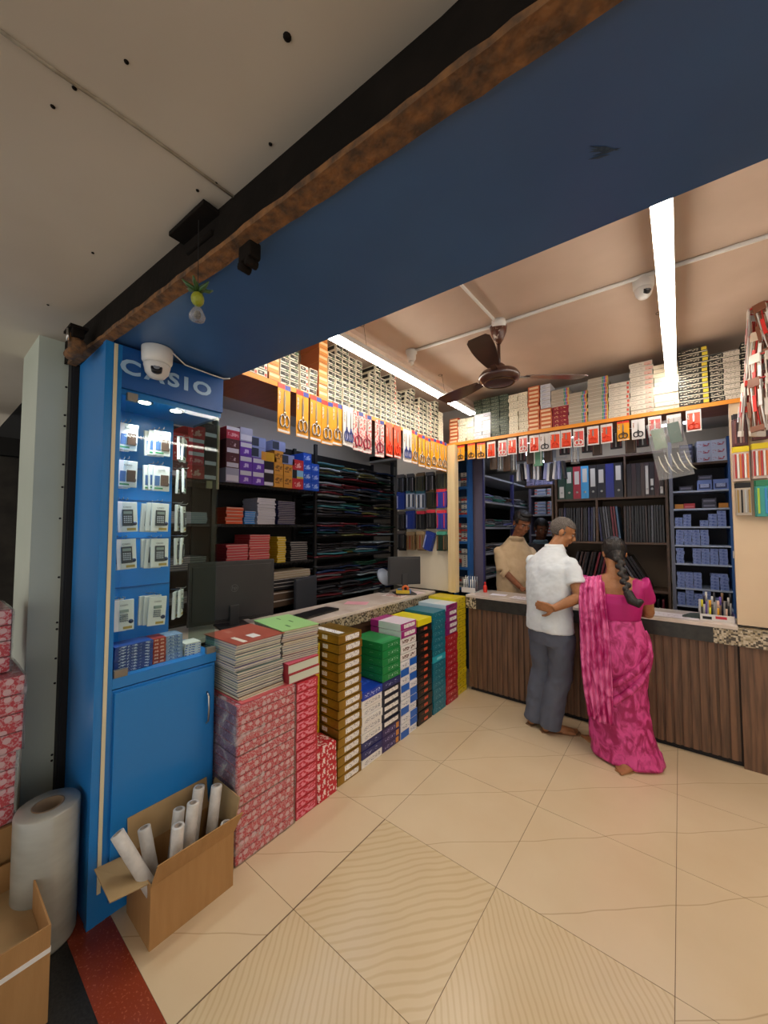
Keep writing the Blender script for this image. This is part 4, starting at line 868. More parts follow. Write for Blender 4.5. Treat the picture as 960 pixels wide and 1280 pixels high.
LB = {'rw': rbox(.115, .1, mat('b_red', 'c8344c', .4), [('f', 0, .72, 1, 1, mat('b_wh', 'd8d4e0', .5)), ('f', .1, .2, .9, .5, PR('b_redp', 'c8344c', 'e8a0a8', 60))]),
 'mw': rbox(.115, .118, mat('b_maroon', '5c3038', .4), [('f', .05, .05, .95, .36, MATS['b_wh']), ('f', .3, .5, .75, .8, PR('b_marp', '5c3038', 'c8b0b8', 60))]),
 'pw': rbox(.115, .118, mat('b_purple', '6c3cb4', .4), [('f', .05, .6, .95, .92, MATS['b_wh']), ('f', .3, .15, .7, .45, PR('b_purp', '6c3cb4', 'd8c8f0', 60))]),
 'lg': rbox(.115, .118, mat('b_lilac', 'a8a8c0', .4), [('f', .05, .1, .95, .5, MATS['b_wh'])]),
 'bk': rbox(.10, .11, mat('b_black', '241f28', .4), [('f', .05, .05, .95, .32, MATS['b_wh'])]),
 'og': rbox(.095, .11, mat('b_orange', 'd8963c', .4), [('f', .1, .3, .9, .8, PR('b_orp', 'd8963c', '8c5c28', 50))]),
 'yb': rbox(.16, .08, mat('b_ochre', 'd09a28', .4), [('f', .02, .0, .3, 1, MATS['b_orange'])]),
 'rd': rbox(.13, .1, mat('b_red2', 'c02c34', .4), [('f', .2, .2, .8, .7, PR('b_red2p', 'c02c34', 'e8b0a8', 60))]),
 'bb': rbox(.10, .09, mat('b_blue', '1c54c8', .4), [('f', .1, .25, .9, .75, PR('b_blup', '1c54c8', 'a8c0f0', 60))]),
 'cy': rbox(.13, .08, mat('b_cyan', '8cc0e0', .4), [('f', 0, 0, .4, 1, BLACKM), ('f', .4, 0, 1, .25, mat('b_yel', 'c8c050', .5))]),
 'gb': rbox(.14, .09, mat('b_greyblue', '8c98c8', .4), [('f', 0, .1, .5, .9, mat('b_dk', '2c3448', .5))])}
LBN = {'rw': 'red and white', 'mw': 'maroon white-labelled', 'pw': 'purple', 'lg': 'lilac', 'bk': 'black white-labelled', 'og': 'orange', 'yb': 'ochre', 'rd': 'red', 'bb': 'blue', 'cy': 'pale cyan', 'gb': 'grey-blue'}
LBH = {'rw': .1, 'mw': .118, 'pw': .118, 'lg': .118, 'bk': .11, 'og': .11, 'yb': .08, 'rd': .1, 'bb': .09, 'cy': .08, 'gb': .09}
cols = [(1.625, 'lg mw mw rw'.split()), (1.745, 'pw pw pw lg'.split()), (1.865, 'pw pw gb gb'.split()), (1.97, 'bk bk yb'.split()), (2.075, 'og og yb gb'.split()), (2.18, 'og og gb'.split()), (2.295, 'rd cy rd'.split()), (2.41, 'bb bb bb bb'.split()), (2.513, 'bb bb bb'.split())]
for ci, (y, ks) in enumerate(cols):
    z = 1.9605
    for i, kd in enumerate(ks):
        if kd == 'yb' and ci == 4: kd = 'og'
        meshobj(LB[kd], 'stationery_box', (-2.99, y+.0, z), PI/2, f'{LBN[kd]} box on top of the black rack, {orb(i, len(ks))} of {ordl(ci)} stack', 'box', 'boxes on top of the black rack'); z += LBH[kd]+.001
for ci, (y, ks) in enumerate([(1.09, 'bk mw rw rd'.split()), (1.21, 'mw rd rd'.split()), (1.33, 'rd rw rw rd'.split()), (1.44, 'bk bk bk bk'.split())]):
    z = 1.9605
    for i, kd in enumerate(ks):
        meshobj(LB[kd], 'stationery_box', (-2.99, y, z), PI/2, f'{LBN[kd]} box seen through the showcase glass, {orb(i, len(ks))} of {ordl(ci)} stack', 'box', 'boxes behind the showcase'); z += LBH[kd]+.001
# shelf 1.62 and 1.27 : flat bundles
def slabm(W, D, h, c_, rnd=True):
    b = packbox(W, D, h, mat('slab_'+c_, c_, .5), [('f', 0, .7, 1, .85, mat('slab_line', 'c8c0b8', .6))], bev=.0015); return b.mesh('folder_bundle')
def flat(cname, c_, W, n, h, y, z, where):
    me = slabm(W, .24, h, c_)
    for i in range(n): meshobj(me, 'folder_bundle', (-3.0+random.uniform(-.008, .008), y+random.uniform(-.004, .004), z+i*(h+.0005)), PI/2+random.uniform(-.03, .03), f'{cname} folder bundle on {where}, {orb(i, n)}', 'folders', f'{cname} bundles on {where}')
flat('orange-red', 'c84c24', .15, 5, .027, 1.66, 1.6205, 'the upper rack shelf'); flat('bright blue', '2c7cc8', .10, 6, .018, 1.80, 1.6205, 'the upper rack shelf')
flat('white', 'c8c4d0', .18, 16, .014, 1.965, 1.6205, 'the upper rack shelf'); flat('dark navy', '1c1c48', .19, 13, .016, 2.18, 1.6205, 'the upper rack shelf')
flat('pale blue cloth', '8c98a8', .34, 6, .014, 1.26, 1.6205, 'the rack shelf behind the showcase'); flat('grey', '5c5c60', .34, 6, .016, 1.26, 1.2705, 'the lower rack shelf behind the showcase'); flat('dim white', '8a8a88', .34, 3, .016, 1.26, 1.0305, 'the lowest rack shelf behind the showcase')
flat('crimson', 'b83844', .19, 8, .022, 1.69, 1.2705, 'the middle rack shelf'); flat('red white-edged', 'c04448', .20, 12, .021, 1.90, 1.2705, 'the middle rack shelf')
flat('yellow', 'c8a81c', .09, 11, .021, 2.13, 1.2705, 'the middle rack shelf'); flat('charcoal', '26242a', .2, 9, .02, 2.33, 1.2705, 'the middle rack shelf')
flat('tan paper', 'a89880', .85, 3, .022, 2.05, 1.12, 'the lower rack shelf'); flat('black', '1c1a1e', .8, 3, .03, 2.05, 1.0305, 'the lower rack shelf')
flat('brown carton', '5c4838', .7, 2, .07, 2.15, .8705, 'the lowest rack shelf')
flat('crumpled cream', 'b8ac98', .12, 2, .012, 1.95, 1.014, 'the lowest rack shelf') if False else None
# limp dark folders in the right bay
def limp(seed, c_, L=.36, W=.26):
    random.seed(seed); k = MB(); nx, ny = 8, 6; a1, a2, ph = random.uniform(.003, .010), random.uniform(.002, .007), random.uniform(0, 6)
    def z0_(i, j): return .6*a1*math.sin(i*.9+ph)+.6*a2*math.cos(j*1.1+ph*.7)
    mn = min(z0_(i, j) for i in range(nx+1) for j in range(ny+1))
    def zf(i, j): return z0_(i, j)-mn
    V = []
    for s in (0, 1):
        for i in range(nx+1):
            for j in range(ny+1): V.append((-W/2+W*j/ny, -L/2+L*i/nx, zf(i, j)+s*.015+.0015))
    Q = lambda i, j, s: s*(nx+1)*(ny+1)+i*(ny+1)+j
    fs = []
    for i in range(nx):
        for j in range(ny): fs += [(Q(i, j, 0), Q(i+1, j, 0), Q(i+1, j+1, 0), Q(i, j+1, 0)), (Q(i, j, 1), Q(i, j+1, 1), Q(i+1, j+1, 1), Q(i+1, j, 1))]
    for i in range(nx): fs += [(Q(i, 0, 0), Q(i, 0, 1), Q(i+1, 0, 1), Q(i+1, 0, 0)), (Q(i, ny, 0), Q(i+1, ny, 0), Q(i+1, ny, 1), Q(i, ny, 1))]
    for j in range(ny): fs += [(Q(0, j, 0), Q(0, j+1, 0), Q(0, j+1, 1), Q(0, j, 1)), (Q(nx, j, 0), Q(nx, j, 1), Q(nx, j+1, 1), Q(nx, j+1, 0))]
    k.add(V, fs, mat('limp_'+c_, c_, .22), None, True); return k.mesh('plastic_folder')
LC = [('black', '2a282c'), ('smoky', '4a4c54'), ('dark blue', '26365c'), ('dark green', '2a4a3c'), ('maroon', '6a2a32'), ('pale', '9dacb6'), ('teal', '3b7480'), ('olive', '6c6c44')]
LM = [(n_, limp(i*7+1, c_), limp(i*7+3, c_)) for i, (n_, c_) in enumerate(LC)]
random.seed(21)
for zi, z in enumerate((.85, 1.05, 1.28, 1.5, 1.72, 1.92, 2.12)):
    for j in range(4):
        for i in range(6):
            n_, m1, m2 = random.choices(LM, [6, 5, 2, 2, 2, 2, 1.2, 1])[0]
            o = meshobj(random.choice((m1, m2)), 'plastic_folder', (-3.04+random.uniform(-.03, .06), 2.76+.3*j+random.uniform(-.02, .02), z+.0005+i*.025), random.uniform(-.2, .2), f'{n_} plastic folder, {orb(i, 6)} of {["first", "second", "third", "fourth"][j]} pile on {ordl(zi)} lower shelf', 'folder', 'limp folders on the right rack bay')
# ================================================================ THINGS ON THE LEFT COUNTER
def monitor(loc, rz, W, Hh, label, logo, zb=.09):
    t = root('monitor', loc, label, 'monitor', rz=rz); sh = mat('monitor_shell', '2b2b2e', .45, c2='242427', scale=4)
    k = MB(); k.box(-W/2, W/2, -.012, .012, zb, zb+Hh, sh, bev=.006); k.box(-W*.46, W*.46, -.02, -.011, zb+Hh*.05, zb+Hh*.93, sh, bev=.004); k.build('shell', t)
    k = MB(); k.box(-W/2+.008, W/2-.008, .0122, .013, zb+.01, zb-.01+Hh, mat('screen_black', '0b0c10', .1)); k.build('screen', t)
    k = MB(); k.box(-.03, .03, -.034, -.021, .012, zb+.11, sh, bev=.004); k.build('stand_neck', t)
    k = MB(); k.box(-.1, .1, -.1, .09, .0, .012, sh, bev=.004); k.build('stand_base', t)
    lm = mat('logo_grey', '55565a', .3)
    if logo:
        k = MB(); k.tube([(.023*math.cos(a), -.0205, zb+Hh*.55+.023*math.sin(a)) for a in [i*2*PI/28 for i in range(29)]], .0012, lm, 6, caps=False); k.build('logo_ring', t)
        text(logo, .034, lm, t, (0, -.0207, zb+Hh*.555), (PI/2, 0, 0), .0003, 'logo_letters')
    return t
monitor((-2.36, 1.36, .9305), math.radians(78), .56, .40, 'large dark monitor seen from behind left of the green-topped notebooks', 'hp', .035)
monitor((-2.19, 3.1, .9305), math.radians(52), .34, .28, 'small black monitor before the cream corner panel', None)
k = MB(); k.box(-.07, .07, -.21, .21, 0, .018, BLACK, bev=.004)
o = k.build('keyboard', loc=(-2.20, 1.93, .9305), rz=.1); tag(o, 'black keyboard lying on the left counter behind the gold stack', 'keyboard')
def sheet(name, x, y, z, W, D, rz, c_, label, cat='paper', pr=None):
    k = packbox(W, D, .0012, mat('sheet_'+c_, c_, .6), [('t', .1, .1, .9, .9, pr)] if pr else [])
    return tag(k.build(name, loc=(x, y, z), rz=rz), label, cat)
sheet('paper_sheet', -2.16, 1.70, .9305, .16, .12, .4, 'e8b8cc', 'pink paper lying next to the keyboard on the left counter')
sheet('paper_sheet', -2.24, 2.45, .9305, .2, .13, .5, 'e0a0ac', 'pink slip alone in the middle of the left counter')
sheet('paper_sheet', -2.20, 2.95, .9305, .22, .14, .2, 'e0d4cc', 'open white booklet on the left counter by the tape dispenser', pr=PR('booklet_print', 'e0d4cc', 'a85c48', 60))
sheet('paper_sheet', -2.15, 3.22, .9305, .2, .14, -.2, 'e8d4d4', 'pale receipt sheet at the foot of the small monitor')
t = root('tape_dispenser', (-2.17, 3.06, .9305), 'blue and yellow tray with an orange tape roll on the left counter', 'tape dispenser', rz=.5)
k = MB(); k.box(-.07, .07, -.03, .03, 0, .006, mat('tray_blue', '2c7cc8', .4)); k.box(-.07, -.064, -.03, .03, 0, .05, mat('tray_yellow', 'd8b82c', .4)); k.box(-.064, .07, -.03, -.026, 0, .045, MATS['tray_yellow']); k.box(.064, .07, -.03, .03, 0, .045, MATS['tray_blue']); k.box(-.064, .07, .026, .03, 0, .05, MATS['tray_blue']); k.build('tray', t)
k = MB(); k.tube([(.02+.026*math.cos(a), 0, .055+.026*math.sin(a)) for a in [i*2*PI/18 for i in range(19)]], .012, mat('orange_tape', 'd8682c', .4), 8, caps=False); k.build('tape_roll', t)
t = root('desk_fan', (-2.42, 3.06, .9305), 'small desk fan with a pale round head behind the tape dispenser', 'fan')
k = MB(); k.lathe([(.06, 0), (.06, .012), (.015, .02), (.013, .08)], BLACK, 20); k.build('fan_stand', t)
M = Matrix.Translation((0, 0, .15)) @ Matrix.Rotation(math.radians(60), 4, 'Y')
k = MB(); k.lathe([(.02, -.03), (.07, -.02), (.095, .0), (.09, .02), (.03, .035)], mat('fan_pale', '9fa9b8', .4), 26, M=M); k.build('fan_head', t)
t = root('office_chair', (-2.66, 2.42, 0), 'dark office chair with its backrest showing above the left counter', 'chair', rz=1.9)
k = MB(); k.box(-.22, .22, .18, .22, .6, 1.12, mat('chair_fabric', '3c4048', .7), bev=.018); k.build('backrest', t)
k = MB(); k.box(-.22, .22, -.22, .2, .44, .52, MATS['chair_fabric'], bev=.02); k.build('seat', t)
k = MB(); k.tube([(0, 0, .06), (0, 0, .44)], .025, BLACK, 12)
for i in range(5): a = i*2*PI/5; k.tube([(0, 0, .08), (.26*math.cos(a), .26*math.sin(a), .05)], .018, BLACK, 8)
k.build('chair_base', t)
for i in range(5):
    a = i*2*PI/5; k = MB(); k.ell((.26*math.cos(a), .26*math.sin(a), .026), .026, BLACK); k.build('caster', t)
k = MB(); k.box(-.008, .008, .2, .235, .48, .7, BLACK); k.build('back_bracket', t)
t.scale = (.85, .85, 1)
# ================================================================ PACKS ON THE CREAM PANEL
def pouch(W, Hh, body, head, inner=None, n=4, D=.02):
    """hanging pouch: header card, clear or printed pouch with items"""
    r = root('hanging_pack', (0, 0, 0), 'x', 'hanging pack')
    k = MB(); k.box(-W/2, W/2, 0, D*.4, -Hh*.16, 0, head, bev=.001); k.build('header_card', r)
    k = MB(); k.box(-W/2, W/2, -.0, D, -Hh, -Hh*.165, body, bev=.003)
    if inner:
        for i in range(n):
            x = -W*.38+W*.76*i/max(1, n-1); k.box(x-W*.06, x+W*.06, -.006, 0, -Hh*.92, -Hh*.22, inner[i % len(inner)], bev=.002)
    k.build('pouch', r)
    return r
def put(r, usedset, loc, rz, label, group, cat=None):
    if r.name not in usedset: usedset.add(r.name); r.location = loc; r.rotation_euler = (0, 0, rz); r['label'] = label; r['group'] = group; o = r
    else: o = dup(r, loc, rz, label, group)
    if cat: o['category'] = cat
    return o
up = set()
PS = [('royal blue', pouch(.105, .20, mat('pk_blue', '2c3f8c', .3), MATS['pk_blue'], [mat('pk_lav', 'a8b0d8', .4), MATS['pk_blue']], 2)),
      ('pale blue', pouch(.11, .20, mat('pk_pale', '9aa8c0', .3), mat('pk_tealh', '2c6070', .4), [WHITE, BLACKM], 4)),
      ('olive', pouch(.10, .2, mat('pk_olive', '3c3c28', .3), mat('pk_brown', '6a5028', .4), [BLACKM, MATS['pk_olive']], 3)),
      ('blue and red', pouch(.1, .2, mat('pk_ind', '3a3c9c', .3), mat('pk_redh', 'd83c48', .4), [mat('pk_redi', 'c83848', .4), MATS['pk_blue']], 3)),
      ('black red-topped', pouch(.1, .2, BLACKM, MATS['pk_redh'], [mat('pk_dk', '3a3638', .4), STEEL, BLACKM], 3)),
      ('black', pouch(.095, .21, BLACKM, mat('pk_gr', '55504c', .4), [STEEL, BLACKM, mat('pk_dk2', '403a3a', .4)], 4)),
      ('tan', pouch(.1, .2, mat('pk_tan', '8c7050', .4), mat('pk_tan2', 'a8906c', .4), [MATS['pk_brown'], mat('pk_rd3', '8c3c28', .4)], 3)),
      ('dark green', pouch(.1, .2, mat('pk_dg', '24382c', .3), mat('pk_aqua', '4c9c84', .4), [mat('pk_bn', '7c5c40', .4), MATS['pk_dg']], 3))]
PD = dict(PS)
rws = [(2.19, ['black', 'black', 'olive', 'black', 'olive']), (2.0, ['royal blue', 'pale blue', 'pale blue', 'olive', 'blue and red']), (1.775, ['black', 'royal blue', 'black red-topped', 'black red-topped', 'blue and red']), (1.55, ['black', 'tan', 'tan', 'royal blue', 'dark green'])]
for ri, (z, ks) in enumerate(rws):
    for ci, kd in enumerate(ks):
        for dd in range(2):
            o = put(PD[kd], up, (-2.47+.129*ci+random.uniform(-.006, .006), 3.455-.026*dd, z+random.uniform(-.008, .008)), random.uniform(-.06, .06), f'{kd} hanging pack, {["top", "second", "third", "bottom"][ri]} row of cream panel, {ordl(ci)} from left, {["behind", "in front"][dd]}', 'packs on the cream panel')
            if kd == 'royal blue' and ri == 3: o.rotation_euler = (0, .28, 0)
# ================================================================ BLUE NARROW SHELF
BF = mat('blue_frame', '2a66ac', .4)
t = root('display_rack', (-1.95, 3.93, 0), 'narrow blue rack of small packs just behind the pale post', 'rack')
k = MB(); k.box(-.1, -.08, -.05, .05, 0, 2.4, BF); k.box(.075, .10, -.05, .05, 0, 2.4, BF); k.box(-.08, .075, .04, .05, 0, 2.4, mat('blue_dark_back', '23415f', .6)); k.build('frame', t)
for z in (.92, 1.15, 1.44, 1.74, 2.06):
    k = MB(); k.box(-.08, .075, -.05, .04, z-.03, z, BF); k.build('shelf', t)
SM = [('white', 'c8c4bc'), ('red', 'b83c34'), ('grey', '6c6c70'), ('blue-grey', '58708c')]
SMM = [(n_, packbox(.07, .08, .022, mat('sp_'+c_, c_, .5), [('f', .1, .2, .9, .8, PR('sp_pr'+c_, c_, '3c3c48', 90, (1, 1, 1), .55))]).mesh('small_pack')) for n_, c_ in SM]
for zi, z in enumerate((.92, 1.15, 1.44, 1.74, 2.06)):
    for c_ in range(2):
        for i in range([5, 9, 9, 9, 7][zi]):
            n_, me = random.choices(SMM, [5, 2.5, 3, 1.5])[0]
            meshobj(me, 'small_pack', (-1.992+.078*c_+random.uniform(-.002, .002), 3.925, z+.0005+i*.0225), random.uniform(-.04, .04), f'{n_} small pack in {["bottom", "second", "third", "fourth", "top"][zi]} tier of narrow blue rack, {["left", "right"][c_]} pile, {orb(i)}', 'pack', 'small packs in the narrow blue rack')
# ================================================================ SIDE RACK (grey end panel, passage shelves)
GP = mat('mauve_grey_steel', '6c6478', .5)
t = root('passage_rack', (-1.94, 5.0, 0), 'grey-purple steel rack running back along the left of the passage', 'rack')
k = MB(); k.box(.05, .2, -.95, -.93, 0, 2.4, GP); k.box(.185, .2, -.97, -.95, 0, 2.4, mat('blue_violet_edge', '3c3c74', .5)); k.build('end_panel', t)
for y in (0.0, .95):
    k = MB(); k.box(.165, .2, y-.02, y+.02, 0, 2.3, MATS['blue_violet_edge']); k.build('post', t)
for z in (.75, 1.03, 1.3, 1.60, 1.9, 2.2):
    k = MB(); k.box(-.2, .2, -.93, .97, z-.022, z, mat('grey_shelf_steel', 'a8a8ac', .4)); k.build('shelf', t)
k = MB(); k.box(-.215, -.2, -.95, .97, .0, 2.3, DARK); k.build('back_sheet', t)
GP2 = [('grey', '6c6e72'), ('green', '3c7c6a'), ('lavender', '7c7cb8'), ('white', 'b8b4b0'), ('brown', '5c4030')]
GM = [(n_, limp(50+i, c_, .3, .26)) for i, (n_, c_) in enumerate(GP2)]
random.seed(31)
for zi, z in enumerate((1.03, 1.3, 1.60, 1.9)):
    for j in range(5):
        for i in range(4):
            n_, me = random.choices(GM, [5, 1, 1, 2, 1.5])[0]
            meshobj(me, 'plastic_folder', (-1.91+random.uniform(-.02, .03), 4.27+.33*j, z+.002+i*.022), random.uniform(-.2, .2), f'{n_} folder, {orb(i, 4)} of {ordl(j)} pile on {["lowest", "second", "third", "upper"][zi]} passage rack shelf', 'folder', 'folders on the passage rack')
for i in range(3):
    k = packbox(.12, .2, .16, mat('cabinet_lid', '6a6868', .5), [('f', .1, .1, .9, .9, mat('dim_label', '8c8884', .6))])
    tag(k.build('file_carton', loc=(-1.78, 3.83, 1.5+i*.165), rz=0), f'dim grey file carton, {orb(i, 3)} of three beside the narrow blue rack', 'carton') if i < 0 else None
# far shelf at the end of the passage
t = root('far_rack', (-1.32, 5.6, 0), 'dim rack of white packs at the far end of the passage', 'rack')
k = MB(); k.box(-.36, -.33, -.15, .15, 0, 2.4, GP); k.box(.25, .28, -.15, .15, 0, 2.4, GP); k.box(-.33, .25, .13, .15, 0, 2.4, DARK); k.build('frame', t)
for z in (1.2, 1.5, 1.78, 2.05):
    k = MB(); k.box(-.33, .25, -.15, .13, z-.02, z, MATS['grey_shelf_steel']); k.build('shelf', t)
WPK = packbox(.15, .2, .045, mat('far_white', 'b8bcc8', .5), [('f', .0, .3, .25, .7, RDD), ('f', .3, .2, .95, .5, mat('far_blue', '8898c0', .5))], bev=.01).mesh('white_pack')
for zi, z in enumerate((1.2, 1.5, 1.78, 2.05)):
    for c_ in range(3):
        for i in range([3, 4, 4, 4][zi]): meshobj(WPK, 'white_pack', (-1.53+.17*c_, 5.57, z+.0005+i*.0455), 0, f'white pack, {orb(i)} of {ordl(c_)} pile, {["lowest", "second", "third", "top"][zi]} shelf at passage end', 'pack', 'white packs on the far rack')
# ================================================================ BINDER SHELF
WD = mat('dark_walnut_shelf', '5c4636', .5, c2='4c392c', scale=6, stretch=(1, 1, 5))
t = root('binder_shelf', (-.54, 4.35, 0), 'dark wooden wall shelf full of binders and files behind the back counter', 'shelf')
X0, X1 = -.485, .463; Y0, Y1 = -.15, .15
k = MB(); k.box(X0, X0+.02, Y0, Y1, 0, 2.27, WD); k.box(X1-.02, X1, Y0, Y1, 0, 2.27, WD); k.build('side_panel', t)
k = MB(); k.box(X0, X1, Y1, Y1+.01, 0, 2.27, mat('shelf_back', '5a4a3a', .7)); k.build('back_panel', t)
for z in (.60, 1.02, 1.455, 1.885, 2.29):
    k = MB(); k.box(X0+.02, X1-.02, Y0, Y1, z-.02, z, WD); k.build('shelf_board', t)
k = MB(); k.box(.135, .15, Y0, Y1, 1.885, 2.27, WD); k.build('divider', t)
k = MB(); k.box(-.11, -.09, Y0, Y1, 1.455, 1.865, WD); k.build('divider', t)
SPL = mat('spine_label', 'd0ccc4', .5)
def binder(W, Hh, c_, lab=None, D=.26):
    m = mat('binder_'+c_, c_, .4); k = MB(); k.box(-W/2, W/2, -D/2, -D/2+.003, 0, Hh, m); k.box(-W/2, -W/2+.003, -D/2+.003, D/2, 0, Hh, m); k.box(W/2-.003, W/2, -D/2+.003, D/2, 0, Hh, m)
    k.box(-W/2+.004, W/2-.004, -D/2+.03, D/2-.01, .005, Hh-.008, OFFW)
    if lab: k.box(-W*.3, W*.3, -D/2-.001, -D/2, lab[0]*Hh, lab[1]*Hh, SPL)
    if lab: k.lathe([(.012, 0), (.008, .002)], STEEL, 14, M=Matrix.Translation((0, -D/2, Hh*.2)) @ Matrix.Rotation(PI/2, 4, 'X'))
    return k.mesh('lever_arch_file')
bl = [('2c4438', (.05, .4), 'green'), ('2c4c3c', (.5, .85), 'green'), ('a83440', (.45, .85), 'red'), ('4aa0d4', (.5, .92), 'sky blue'), ('26242a', (.35, .9), 'black'), ('24222a', (.45, .85), 'black'), ('2c3484', None, 'royal blue'), ('26262c', (.5, .92), 'charcoal')]
x = -.995
for i, (c_, lb, nm) in enumerate(bl):
    meshobj(binder(.07, .33, c_, lb), 'lever_arch_file', (x+.035, 4.345, 1.8855), 0, f'{nm} lever arch file, {ordl(i)} from the left on the top shelf board', 'file', 'lever arch files'); x += .0725
x = -.385
for i, (c_, W, lb) in enumerate([('2a2226', .05, None), ('3a2a2c', .05, None), ('2a2428', .045, None), ('4a3a36', .04, None), ('3c2c30', .05, (.05, .9)), ('2a2226', .05, (.3, .5)), ('4a2c2c', .045, None), ('3a2c28', .045, (.05, .25))]):
    W *= .75; meshobj(binder(W-.002, .31, c_, lb), 'lever_arch_file', (x+W/2, 4.345, 1.8855), 0, f'dark box file, {ordl(i)} right of the divider on the top shelf board', 'file', 'dark box files'); x += W
def thin(c_, W=.016, Hh=.34): 
    k = MB(); k.box(-W/2, W/2, -.12, .12, 0, Hh, mat('thin_'+c_, c_, .3), bev=.003); k.box(-W/2-.0002, -W/2+.001, -.1205, -.12, .0, Hh*.98, mat('thin_edge', '55555a', .3)); return k.mesh('presentation_file')
TC = [('black', '1c1a1e'), ('brown', '3a2a28'), ('grey', '5a5a62'), ('maroon', '6a2430'), ('blue-grey', '46607c'), ('indigo', '2a2a50')]
TM = {n_: thin(c_) for n_, c_ in TC}; TM2 = {n_: thin(c_, .018, .33) for n_, c_ in TC}
def filerow(x0, x1, z, n, weights, where, lean, tm=TM, grp='thin files'):
    for i in range(n):
        n_ = random.choices([a for a, _ in TC], weights)[0]; x = x0+(x1-x0)*(i+.5)/n; ln = lean(i/n) if callable(lean) else lean
        o = meshobj(tm[n_], 'presentation_file', (x, 4.34+random.uniform(-.008, .008), z+abs(math.sin(ln))*.009), 0, f'{n_} thin file, {ordl(i)} from left in {where}', 'file', grp); o.rotation_euler = (0, ln+random.uniform(-.015, .015), 0)
random.seed(8)
filerow(-1.0, -.66, 1.4555, 15, [8, 3, 1, .5, 0, 1], 'the left bay of the second tier', .02)
for i, n_ in enumerate(['indigo', 'black', 'grey', 'grey', 'black', 'maroon', 'maroon', 'blue-grey']):
    o = meshobj(TM[n_], 'presentation_file', (-.605+.022*i, 4.335, 1.458), 0, f'{n_} thin file, {ordl(i)} right of the divider of the second tier', 'file', 'thin files'); o.rotation_euler = (0, -.08, 0)
filerow(-.42, -.105, 1.4555, 15, [9, 2, .5, 0, 0, 0], 'the black run right of the second tier', 0)
filerow(-.90, -.50, 1.025, 13, [4, 4, .6, 2, 0, 0], 'the left half of the third tier', .22, TM2)
o = meshobj(thin('b89c74', .02, .33), 'presentation_file', (-.985, 4.33, 1.024), 0, 'tan thin file at the left end of the third tier', 'file', 'thin files'); o.rotation_euler = (0, .02, 0)
filerow(-.42, -.20, 1.028, 7, [6, 1, 3, 0, .5, 0], 'the leaning group right of the third tier', -.5, TM2)
filerow(-1.0, -.12, .605, 40 if False else 24, [4, 5, 0, 1, 0, 0], 'the lowest tier', 0)
# ================================================================ PALE SHELVES WITH BLUE BOXES
PSH = mat('pale_blue_steel', 'aab8d0', .4); BPN = mat('blue_side_panel', '2c5c9c', .4)
t = root('steel_shelving', (.14, 4.35, 0), 'pale steel shelving with small blue boxes right of the binder shelf', 'shelf')
k = MB(); k.box(-.205, -.18, -.17, .15, 0, 2.35, mat('grey_upright', '6a6e80', .5)); k.box(.185, .215, -.17, .15, 0, 2.35, BPN); k.build('upright', t)
k = MB(); k.box(-.18, .185, .14, .15, 0, 2.35, mat('tier_back', '3c3a40', .7)); k.build('back_sheet', t)
for z in (.76, .92, 1.07, 1.28, 1.44, 1.60, 1.755, 1.91):
    k = MB(); k.box(-.18, .185, -.17, .14, z-.014, z, PSH); k.build('shelf', t)
k = MB(); k.box(-.18, .185, -.17, .14, 2.13, 2.15, WD); k.build('shelf', t)
BB = PR('bluebox_print', '7f94cc', '4c62a8', 70, (1, 1, 2), .5)
SB = packbox(.052, .10, .026, mat('pin_box', '8ca0d8', .45), [('f', .05, .15, .95, .85, BB)]).mesh('stationery_carton')
BB2 = packbox(.095, .12, .085, mat('big_pin_box', '6c84c4', .45), [('f', .1, .1, .9, .6, mat('pb_dark', '35406c', .45)), ('f', .2, .25, .8, .6, mat('pb_lt', 'b0bce0', .45))]).mesh('stationery_carton')
OB = packbox(.06, .1, .04, mat('amber_carton', 'c8842c', .45), []).mesh('stationery_carton'); RC = packbox(.075, .1, .045, mat('red_carton', 'b83440', .45), [('f', .1, .2, .9, .5, mat('rc_p', 'd87078', .5))]).mesh('stationery_carton')
WPX = packbox(.095, .12, .06, mat('white_red_carton', 'b8bccc', .45), [('f', .1, .2, .9, .6, PR('wrc', 'b8bccc', 'a83c4c', 60, (1, 1, 1), .52))]).mesh('stationery_carton'); DKX = packbox(.09, .12, .04, mat('dk_carton', '3a3c50', .45), [('f', .1, .3, .9, .7, mat('dkx', '6a6c80', .5))]).mesh('stationery_carton')
random.seed(12)
tn = ['lowest', 'second', 'third', 'fourth', 'fifth', 'sixth', 'seventh', 'eighth']
for ti, (z, spec) in enumerate([(.92, [4, 5, 4, 5, 3, 0]), (1.07, [6, 6, 5, 0, 5, 5]), (1.28, [5, 0, 5, 5, 5, 5]), (1.44, [5, 5, 5, 5, 0, 0]), (1.60, [3, 4, 0, 2, 4, 5])]):
    for ci, n in enumerate(spec):
        for i in range(n):
            if i*.0264 > .125: break
            meshobj(SB, 'stationery_carton', (.005+.056*ci-.01+random.uniform(-.002, .002), 4.235, z+.0005+i*.0264), random.uniform(-.05, .05), f'small blue carton, {tn[ti]} pale shelf, {ordl(ci)} pile from the left, {orb(i)}', 'carton', 'small blue cartons')
